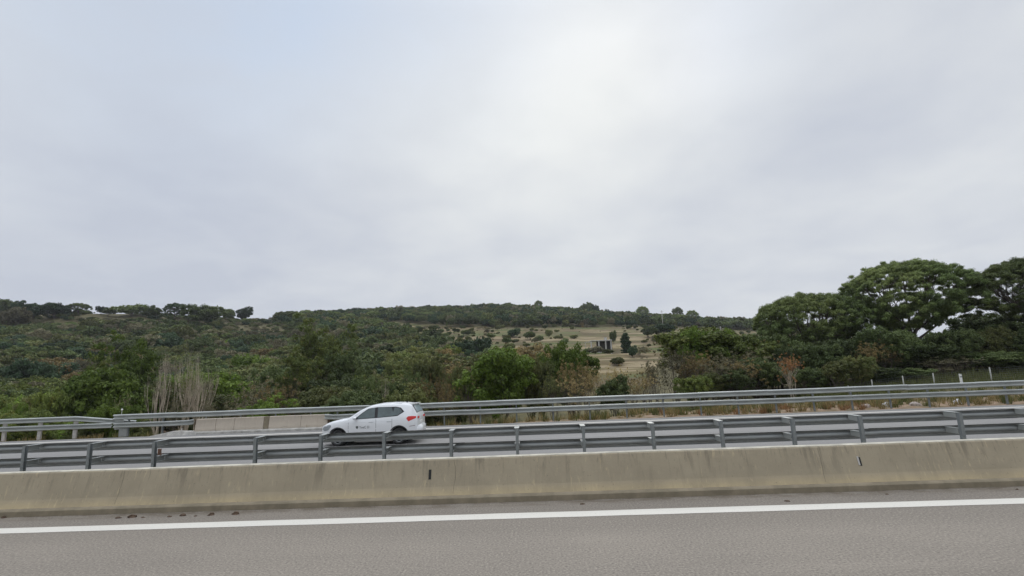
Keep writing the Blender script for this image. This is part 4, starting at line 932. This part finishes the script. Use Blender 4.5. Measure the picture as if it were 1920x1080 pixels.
p = vpts(8, 20, 32.1, 34.5, 26); tufts('rusty_bracken', 'rust-brown dead bracken behind the far rail, right of centre', p, RNG.uniform(.25, .5, len(p)), 34, LEAF['rustfern'], .8)
for (px, py, w, mt, lab) in [(1663, 752, .9, 'litter', 'pale heap of rubble under the rail, left of three at right'), (1715, 751, 1.0, 'rock', 'grey heap of rubble under the rail, middle of three at right'), (1794, 746, .7, 'litter', 'pale rubble beside a rail post, right of three at right'), (1622, 754, .8, 'rock', 'pinkish stones under the far rail, left of the pale rubble')]:
    P = at_y(px, py, 33.2); debris('rubble', lab, 'rubble', px, py, ZF, w*.7, .28, M[mt], 'rubble heaps behind the far rail', Y=33.2)

# ------------------------------------------------------------------ wire fence at right
def pole_at(px, py_top, Y): P = at_y(px, py_top, Y); return P[0], P[1], P[2], hgt(P[0], P[1])
fe = empty('wire_fence', (0, 0, 0)); tag(fe, 'wire mesh fence on pale posts above the far rail at right', 'fence')
fps = [(1590, 723, 43), (1634, 712, 42.5), (1692, 705, 42), (1749, 700, 41.5), (1855, 689, 41), (1960, 681, 40.5), (2075, 674, 40), (2200, 668, 40)]
tops = []
for (px, py, Y) in fps:
    x, y, zt, zb = pole_at(px, py, Y); zb = min(zb, zt-1.6); mb = MB(); mb.tube((0, 0, 0), (0, 0, zt-zb), .05, .045, 8); mb.tube((0, 0, zt-zb), (0, 0, zt-zb+.03), .045, .01, 8)
    o = mb.build('post', M['wood_post'], fe, True); o.location = (x, y, zb); tops.append((x, y, zt, zb))
segs = []
for (a, b_) in zip(tops[:-1], tops[1:]):
    L_ = math.hypot(b_[0]-a[0], b_[1]-a[1]); n = int(L_/.16)
    A0, A1 = np.array([a[0], a[1], a[2]-1.6]), np.array([b_[0], b_[1], b_[2]-1.6]); u = np.array([0, 0, 1.52])
    for i in range(11):
        q = i/10; segs.append((A0+u*q, A1+u*q, .0035, .0035))
    for i in range(n):
        q = i/n; q2 = (i+1)/n; p0 = A0+(A1-A0)*q
        segs.append((p0, p0+u, .0030, .0030))
v, f = prisms(segs, 3); link('wire_mesh', np_mesh('wire_mesh', v, f, M['galv_post']), fe)
def marker(px, yt, yb, Y, w, label):
    P = at_y(px, yt, Y); Q = at_y(px, yb, Y); r = empty('marker_post', (P[0], Y, Q[2]-.3)); tag(r, label, 'marker post'); h = P[2]-Q[2]+.3
    mb = MB(); mb.add([(-w, -w*.5, 0), (w, -w*.5, 0), (w*.6, w*.7, 0), (-w*.6, w*.7, 0), (-w, -w*.5, h), (w, -w*.5, h-.05), (w*.6, w*.7, h-.07), (-w*.6, w*.7, h-.03)], [(3, 2, 1, 0), (4, 5, 6, 7), (0, 1, 5, 4), (1, 2, 6, 5), (2, 3, 7, 6), (3, 0, 4, 7)]); mb.build('shaft', M['white_post'], r)
    mb = MB(); mb.box(-w*1.05, w*1.05, -w*.62, -w*.52, h*.72, h*.80); mb.build('band', M['galv_post'], r)
marker(1799.5, 700.5, 716, 32.4, .07, 'short white marker post standing behind the far rail at right')
fl = at_y(229, 763, 31.75); r = empty('marker_stake', (fl[0], 31.75, .9)); tag(r, 'thin stake with a whitish knob on the far rail near its left start', 'marker')
mb = MB(); mb.tube((0, 0, -.05), (.01, 0, .28), .012, .012, 6); mb.build('stake', M['white_post'], r)
bm = bmesh.new(); bmesh.ops.create_icosphere(bm, subdivisions=2, radius=.06); me = bpy.data.meshes.new('knob'); bm.to_mesh(me); bm.free(); me.materials.append(M['white_post']); o = link('knob', me, r); o.location = (.01, 0, .33)

# ------------------------------------------------------------------ ruined shelter and utility poles on the hill
YH = 178.0
A = at_y(1108, 655, YH); Bp = at_y(1147, 655, YH); zg = min(hgt(A[0], YH), hgt(Bp[0], YH)); Wd = Bp[0]-A[0]; S = 1.0
zroof = at_y(1130, 637.5, YH)[2]; Hs = max(2.6, zroof-zg)
sh = empty('open_shelter', (A[0], YH, zg)); tag(sh, 'unfinished open concrete shelter with a flat slab roof on pale pillars, up on the field', 'building')
mb = MB(); mb.box(.0, Wd+.3, -.3, 4.2, Hs-.28, Hs); mb.build('roof_slab', M['conc_light'], sh)
for xx in (.25, Wd*.40, Wd*.73, Wd-.12):
    mb = MB(); mb.box(-.19, .19, 0, .36, -1, Hs-.281); o = mb.build('pillar', M['conc_light'], sh); o.location = (xx, -.1, 0)
mb = MB(); mb.box(Wd*.34, Wd, 3.4, 3.6, -1, Hs-.29); mb.box(Wd+.02, Wd+.22, -.05, 3.6, -1, Hs-.3); mb.build('back_wall', mat_plain('shaded_interior_block', (.10, .09, .08), .9), sh)  # the shelter's dark interior: shade put into the block colour
mb = MB(); mb.box(.5, Wd*.5, -.35, -.2, -1, .95); mb.build('low_wall', M['conc'], sh)
mb = MB(); mb.box(Wd*.72, Wd*.72+.9, 2.2, 3.1, Hs+.002, Hs+1.0); mb.build('chimney', M['conc'], sh)
mb = MB()
mb.box(-1.9, -1.78, -.4, -.28, -1, Hs-.6); mb.box(-2.2, .0, -.42, -.3, Hs-.598, Hs-.52); mb.build('side_frame', M['conc_light'], sh)
for k in range(3):
    mb = MB(); mb.box(0, .38, 0, .05, 0, .8); o = mb.build('white_panel', M['white_post'], sh); o.location = (-.95+k*.52, -.6, .55)
def pole(px, yt, yb, Y, r_, label):
    P = at_y(px, yt, Y); z0 = min(hgt(P[0], Y), at_y(px, yb, Y)[2]); rt = empty('utility_pole', (P[0], Y, z0)); tag(rt, label, 'pole'); h = P[2]-z0
    mb = MB(); mb.tube((0, 0, 0), (0, 0, h), r_*1.3, r_, 8); mb.build('shaft', M['conc'], rt, True)
    mb = MB(); mb.box(-.9, .9, -.06, .06, h-.9, h-.78); mb.build('crossarm', M['conc'], rt)
    return (P[0], Y, P[2]-.8)
p1 = pole(1240.5, 582, 608, 300, .15, 'tall pale utility pole standing in front of the ridge wood')
p2 = pole(1350.5, 612, 624, 300, .16, 'short distant pale pole right of the tall one, above the green-topped tree')

# ------------------------------------------------------------------ white car
def build_car():
    xF = at_y(632.5, 830, 23.4)[0]
    root = empty('car', (xF, 24.30, ZF)); root.scale = (1.045, 1.02, 1.085); tag(root, 'white compact crossover car with red tail lamps driving left on the far carriageway', 'car')
    paint = mat_plain('white_car_paint', (.74, .75, .75), .22, 0, .02, 1, .5); paint.node_tree.nodes['Principled BSDF'].inputs['Coat Weight'].default_value = .4
    glass = mat_plain('tinted_glass', (.085, .115, .115), .06, 0, .2, 2, 1.0); trim = mat_plain('black_trim', (.018, .019, .02), .5)
    tyre = mat_plain('tyre_rubber', (.02, .02, .02), .8); rimm = mat_plain('alloy_rim', (.22, .23, .23), .4, .7); red = mat_plain('red_lamp', (.62, .035, .03), .15); lampm = mat_plain('clear_lamp', (.28, .30, .31), .12)
    X = np.array([-.80, -.77, -.70, -.55, -.30, 0., .40, .62, .90, 1.18, 1.40, 1.8, 2.3, 2.8, 3.10, 3.20, 3.30, 3.38, 3.42, 3.45])
    T = np.array([.68, .76, .84, .92, .995, 1.05, 1.11, 1.23, 1.405, 1.525, 1.59, 1.645, 1.655, 1.63, 1.59, 1.565, 1.40, 1.26, 1.19, 1.10])
    WB = np.array([.56, .64, .73, .81, .865, .885, .89, .89, .89, .89, .89, .89, .89, .885, .875, .865, .85, .83, .80, .76])
    ZB = np.array([.34, .30, .26, .24, .24, .24, .24, .24, .24, .24, .24, .24, .24, .24, .26, .28, .30, .32, .34, .38])
    xs = np.concatenate([np.linspace(-.80, -.5, 10), np.linspace(-.45, 3.1, 56), np.linspace(3.14, 3.45, 12)])
    def ring(x):
        t = np.interp(x, X, T); w = np.interp(x, X, WB); zb = np.interp(x, X, ZB)
        belt = np.interp(x, [0, .7, 2.7, 3.4], [1.0, 1.04, 1.13, 1.10]); belt = min(belt, t-.09); zs = max(t-.07, belt+.012)
        k = w-.30*(zs-belt)
        p = [(0, zb), (w*.90, zb), (w*.975, zb+.05), (w*.985, .48), (w, .66), (w*.998, .84), (w*.975, belt-.02), (w*.962, belt), (k*.96, zs), (k*.96-.035, t-.035), (k*.96-.09, t-.012), (k*.96-.26, t+.008), (0, t+.02)]
        # keep z monotone near the low nose
        z = zb; q = []
        for (a, b) in p: z = max(z, b) if b < t+.03 else b; q.append((a, min(z, t+.02)))
        return q
    rings = [ring(x) for x in xs]; n = len(rings[0]); vs = []; fs = []
    for x, r in zip(xs, rings):
        vs += [(x, -a, z) for a, z in r]+[(x, a, z) for a, z in r[-2:0:-1]]
    m_ = 2*n-2
    for i in range(len(xs)-1):
        for k_ in range(m_): a = i*m_+k_; b_ = i*m_+(k_+1) % m_; fs.append((a, b_, b_+m_, a+m_))
    fs += [tuple(range(m_)), tuple(range((len(xs)-1)*m_+m_-1, (len(xs)-1)*m_-1, -1))]
    mb = MB(); mb.v = vs; mb.f = fs; me = mb.mesh('body', paint, True); body = link('body', me)
    for cx in (0., 2.66):
        mbc = MB(); mbc.tube((cx, -1.2, .33), (cx, -.60, .33), .40, .40, 40); c1 = link('cut', mbc.mesh('cut')); mbc = MB(); mbc.tube((cx, .60, .33), (cx, 1.2, .33), .40, .40, 40); c2 = link('cut', mbc.mesh('cut'))
        for c in (c1, c2):
            md = body.modifiers.new('cut', 'BOOLEAN'); md.operation = 'DIFFERENCE'; md.object = c; md.solver = 'EXACT'
    bpy.context.view_layer.update(); dg = bpy.context.evaluated_depsgraph_get(); nm = bpy.data.meshes.new_from_object(body.evaluated_get(dg)); body.modifiers.clear(); body.data = nm
    for o in [o for o in COL.objects if o.name.startswith('cut')]: bpy.data.objects.remove(o)
    body.parent = root; nm.polygons.foreach_set('use_smooth', [True]*len(nm.polygons))
    try:
        nm.set_sharp_from_angle(angle=R_(32))
    except Exception: pass
    def S(x, z):
        r = ring(x); zz = [q[1] for q in r[1:]]; ww = [q[0] for q in r[1:]]; return float(np.interp(z, zz, ww))
    def patch(name, lo, hi, mat, eps=.004, parent=root, nx=14, nz=6, sides=(-1, 1)):
        """piece lying on the car's side between polylines lo and hi (x, z)"""
        out = None; x0, x1 = lo[0][0], lo[-1][0]
        for s in sides:
            V_ = []; F_ = []
            for i in range(nx+1):
                x = x0+(x1-x0)*i/nx; a = np.interp(x, [p_[0] for p_ in lo], [p_[1] for p_ in lo]); b = np.interp(x, [p_[0] for p_ in hi], [p_[1] for p_ in hi])
                for j in range(nz+1): z = a+(b-a)*j/nz; V_.append((x, s*(S(x, z)+eps), z))
            for i in range(nx):
                for j in range(nz): q = i*(nz+1)+j; F_.append((q, q+1, q+nz+2, q+nz+1))
            me = bpy.data.meshes.new(name); me.from_pydata(V_, [], F_); bmm = bmesh.new(); bmm.from_mesh(me); bmesh.ops.recalc_face_normals(bmm, faces=bmm.faces)
            if bmm.faces and sum(f.normal.y*s for f in bmm.faces) < 0: bmesh.ops.reverse_faces(bmm, faces=bmm.faces)
            bmm.to_mesh(me); bmm.free(); me.materials.append(mat); me.polygons.foreach_set('use_smooth', [True]*len(me.polygons)); out = link(name, me, parent)
        return out
    patch('window_surround', [(.72, 1.055), (1.7, 1.085), (2.60, 1.135), (2.88, 1.30)], [(.72, 1.06), (1.02, 1.30), (1.30, 1.475), (1.7, 1.52), (2.5, 1.515), (2.74, 1.465), (2.88, 1.31)], trim, .003, nx=40)
    patch('front_window', [(.86, 1.085), (1.60, 1.105)], [(.86, 1.12), (1.06, 1.30), (1.30, 1.45), (1.60, 1.498)], glass, .007, nx=16)
    patch('rear_window_pane', [(1.73, 1.112), (2.40, 1.145)], [(1.73, 1.505), (2.25, 1.502), (2.33, 1.49), (2.40, 1.30)], glass, .007, nx=16)
    patch('quarter_window', [(2.40, 1.16), (2.60, 1.170), (2.80, 1.30)], [(2.40, 1.28), (2.44, 1.485), (2.66, 1.455), (2.80, 1.31)], glass, .008, nx=14)
    patch('sill_trim', [(.42, .25), (2.24, .25)], [(.42, .36), (2.24, .36)], trim, .006)
    for x in (.46, 1.66, 2.36):
        patch('door_seam', [(x, .38), (x+.012, .38)], [(x, 1.04), (x+.012, 1.04)], trim, .0015, nx=1)
    for x in (1.36, 2.14):
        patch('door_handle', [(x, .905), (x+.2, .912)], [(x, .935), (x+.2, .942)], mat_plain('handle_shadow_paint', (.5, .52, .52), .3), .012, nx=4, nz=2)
    patch('crease_shade', [(.1, .905), (2.9, .96)], [(.1, .912), (2.9, .967)], mat_plain('crease_shade_paint', (.60, .61, .61), .3), .002, nx=30, nz=1)  # shade along the door crease, painted as a thin greyer strip
    patch('tail_lamp', [(2.99, 1.02), (3.08, .90), (3.20, .955), (3.40, 1.03)], [(2.99, 1.04), (3.06, 1.11), (3.25, 1.115), (3.40, 1.10)], red, .008, nx=16)
    patch('headlight', [(-.70, .68), (-.60, .62), (-.42, .66), (-.30, .80)], [(-.70, .75), (-.55, .84), (-.40, .88), (-.30, .86)], lampm, .006, nx=12)
    patch('bumper_reflector', [(3.12, .70), (3.36, .725)], [(3.12, .715), (3.36, .745)], mat_plain('reflector', (.16, .10, .10), .4), .006, nx=4, nz=1)
    for cx in (0., 2.66):                                  # black arch lips following the cut-outs
        for s in (-1, 1):
            V_ = []; F_ = []; na = 26
            for i in range(na+1):
                a_ = R_(-8+196*i/na)
                for rr in (.398, .435):
                    x = cx+rr*math.cos(a_); z = .33+rr*math.sin(a_); V_.append((x, s*(S(x, max(z, .3))+.006), z))
            for i in range(na): F_.append((2*i, 2*i+1, 2*i+3, 2*i+2))
            me = bpy.data.meshes.new('wheel_arch'); me.from_pydata(V_, [], F_); me.materials.append(trim); link('wheel_arch', me, root)
            mbw = MB(); mbw.tube((cx, s*.50, .33), (cx, s*.63, .33), .395, .395, 32); mbw.build('wheel_well', trim, root)
            wh = MB(); n_ = 36; prof = [(.225, .0), (.30, .0), (.325, .02), (.33, .05), (.33, .15), (.325, .18), (.30, .2), (.22, .2)]
            V_ = []; F_ = []
            for i in range(n_):
                a_ = 2*math.pi*i/n_
                for (r_, y_) in prof: V_.append((r_*math.cos(a_), s*(.655+y_), r_*math.sin(a_)))
            L2 = len(prof)
            for i in range(n_):
                for j in range(L2): F_.append((i*L2+j, i*L2+(j+1) % L2, ((i+1) % n_)*L2+(j+1) % L2, ((i+1) % n_)*L2+j))
            wh.v = V_; wh.f = F_; w_o = wh.build('wheel', tyre, root, True); w_o.location = (cx, 0, .33)
            rm = MB(); rm.tube((0, s*.80, 0), (0, s*.845, 0), .05, .045, 16)
            for k_ in range(5):
                a_ = 2*math.pi*k_/5+.3; u = np.array((math.cos(a_), 0, math.sin(a_))); vv = np.array((-math.sin(a_), 0, math.cos(a_)))
                q = []
                for (rr, hw, yy) in ((.03, .028, .835), (.222, .045, .845)):
                    for sg in (-1, 1): q.append(u*rr+vv*hw*sg+np.array((0, s*yy, 0)))
                q += [p_-np.array((0, s*.03, 0)) for p_ in q]; rm.add(q, [(0, 1, 3, 2), (4, 6, 7, 5), (0, 2, 6, 4), (1, 5, 7, 3), (2, 3, 7, 6), (0, 4, 5, 1)])
            for i in range(28):
                a0, a1 = 2*math.pi*i/28, 2*math.pi*(i+1)/28; q = []
                for a_ in (a0, a1):
                    for rr, yy in ((.205, .84), (.226, .852), (.226, .70)): q.append((rr*math.cos(a_), s*yy, rr*math.sin(a_)))
                rm.add(q, [(0, 1, 4, 3), (1, 2, 5, 4)])
            rm.build('rim', rimm, w_o)
    def toppatch(name, x0, x1, half, mat, eps, nx=10, ny=8):
        V_ = []; F_ = []
        for i in range(nx+1):
            x = x0+(x1-x0)*i/nx; r = ring(x); zz = [q[1] for q in r[8:]][::-1]; ww = [q[0] for q in r[8:]][::-1]
            # slope normal offset
            t0, t1 = np.interp(x-.03, X, T), np.interp(x+.03, X, T); nn = unit((-(t1-t0)/.06, 0, 1))
            for j in range(ny+1):
                y = -half+2*half*j/ny; z = np.interp(abs(y), ww, zz); V_.append((x+nn[0]*eps, y, z+nn[2]*eps))
        for i in range(nx):
            for j in range(ny): q = i*(ny+1)+j; F_.append((q, q+ny+1, q+ny+2, q+1))
        me = bpy.data.meshes.new(name); me.from_pydata(V_, [], F_); me.materials.append(mat); me.polygons.foreach_set('use_smooth', [True]*len(me.polygons)); return link(name, me, root)
    toppatch('windscreen', .47, 1.36, .62, glass, .006)
    toppatch('tailgate_trim', 3.16, 3.40, .66, trim, .004); toppatch('rear_window', 3.20, 3.385, .56, mat_plain('rear_glass', (.30, .36, .38), .08, 0, .1, 2, 1.0), .010)
    mb = MB(); mb.box(3.05, 3.30, -.58, .58, 1.575, 1.605); mb.build('spoiler', paint, root)
    # rear end: bumper and plate
    bm = bmesh.new(); bmesh.ops.create_cube(bm, size=1); 
    for v in bm.verts: v.co = Vector((v.co.x*.16+3.44, v.co.y*(1.46 if v.co.x > 0 else 1.60), v.co.z*.36+.54))
    bmesh.ops.bevel(bm, geom=bm.edges[:], offset=.05, segments=3, affect='EDGES'); me = bpy.data.meshes.new('rear_bumper'); bm.to_mesh(me); bm.free(); me.materials.append(paint); me.polygons.foreach_set('use_smooth', [True]*len(me.polygons)); link('rear_bumper', me, root)
    for s in (-1, 1):
        mb = MB(); mb.box(3.449, 3.462, *(sorted((s*.42, s*.74))), 1.0, 1.09); mb.build('tail_lamp', red, root)
    mb = MB(); mb.box(3.449, 3.456, -.26, .26, .80, .91); mb.build('licence_plate', M['white_post'], root)
    for s in (-1, 1):                                      # mirrors
        bm = bmesh.new(); bmesh.ops.create_icosphere(bm, subdivisions=3, radius=1)
        for v in bm.verts: v.co = Vector((.78+v.co.x*.085+(.02 if v.co.x > 0 else 0), s*(1.0+v.co.y*.10), 1.115+v.co.z*.068))
        me = bpy.data.meshes.new('mirror'); bm.to_mesh(me); bm.free(); me.materials.append(paint); me.polygons.foreach_set('use_smooth', [True]*len(me.polygons)); mo = link('mirror', me, root)
        mb = MB(); mb.box(.74, .80, *(sorted((s*.86, s*.96))), 1.05, 1.08); mb.build('mirror_arm', trim, mo)
        mb = MB(); mb.box(.868, .885, *(sorted((s*.93, s*1.07))), 1.07, 1.155); mb.build('mirror_glass', trim, mo)
        mb = MB(); mb.prism_x([(s*.61, 1.60), (s*.625, 1.638), (s*.59, 1.645), (s*.57, 1.61)], 1.75, 2.75); mb.build('roof_rail', mat_plain('roof_rail_silver', (.55, .56, .56), .35, .4), root)
    mb = MB(); mb.add([(2.70, -.012, 1.62), (2.86, -.012, 1.62), (2.86, .012, 1.62), (2.70, .012, 1.62), (2.85, -.006, 1.70), (2.87, -.006, 1.70), (2.87, .006, 1.70), (2.85, .006, 1.70)], [(0, 1, 5, 4), (1, 2, 6, 5), (2, 3, 7, 6), (3, 0, 4, 7), (4, 5, 6, 7)]); mb.build('antenna', trim, root)
    # emblem and lettering on the door
    em = mat_plain('door_lettering_grey', (.085, .095, .09), .5); x0 = .80; zc = .735
    mb = MB(); y_ = -(S(.87, zc)+.006); mb.add([(x0, y_, zc+.055), (x0+.105, y_, zc+.055), (x0+.105, y_, zc-.02), (x0+.055, y_, zc-.062), (x0, y_, zc-.02)], [(0, 1, 2, 3, 4)]); mb.build('door_emblem', em, root)
    cu = bpy.data.curves.new('txt', 'FONT'); cu.body = 'YveC D'; cu.size = .135; cu.extrude = .0015; to = bpy.data.objects.new('txt', cu); COL.objects.link(to); to.location = (x0+.15, y_, zc-.045); to.rotation_euler = (R_(90), 0, 0)
    bpy.context.view_layer.update(); dg = bpy.context.evaluated_depsgraph_get(); me = bpy.data.meshes.new_from_object(to.evaluated_get(dg)); me.transform(to.matrix_world); bpy.data.objects.remove(to); me.materials.clear(); me.materials.append(em); lo_ = link('door_lettering', me, root)
    mb = MB(); mb.box(-.5, 3.2, -.78, .78, .18, .26); mb.build('underbody', trim, root)
    return root
car = build_car()

# ------------------------------------------------------------------ air
hz = bpy.data.meshes.new('haze'); hb = MB().box(-1700, 1700, -100, 1600, -14, 130); hz.from_pydata(hb.v, [], hb.f)
hm = bpy.data.materials.new('haze_air'); hm.use_nodes = True; ht = hm.node_tree; ht.nodes.clear(); ho = ht.nodes.new('ShaderNodeOutputMaterial'); pv = ht.nodes.new('ShaderNodeVolumePrincipled')
pv.inputs['Color'].default_value = (.94, .96, 1, 1); pv.inputs['Density'].default_value = .00013; pv.inputs['Anisotropy'].default_value = .2; ht.links.new(pv.outputs[0], ho.inputs['Volume'])
hz.materials.append(hm); tag(link('haze', hz), 'thin haze over the hills', 'haze', None, 'stuff')
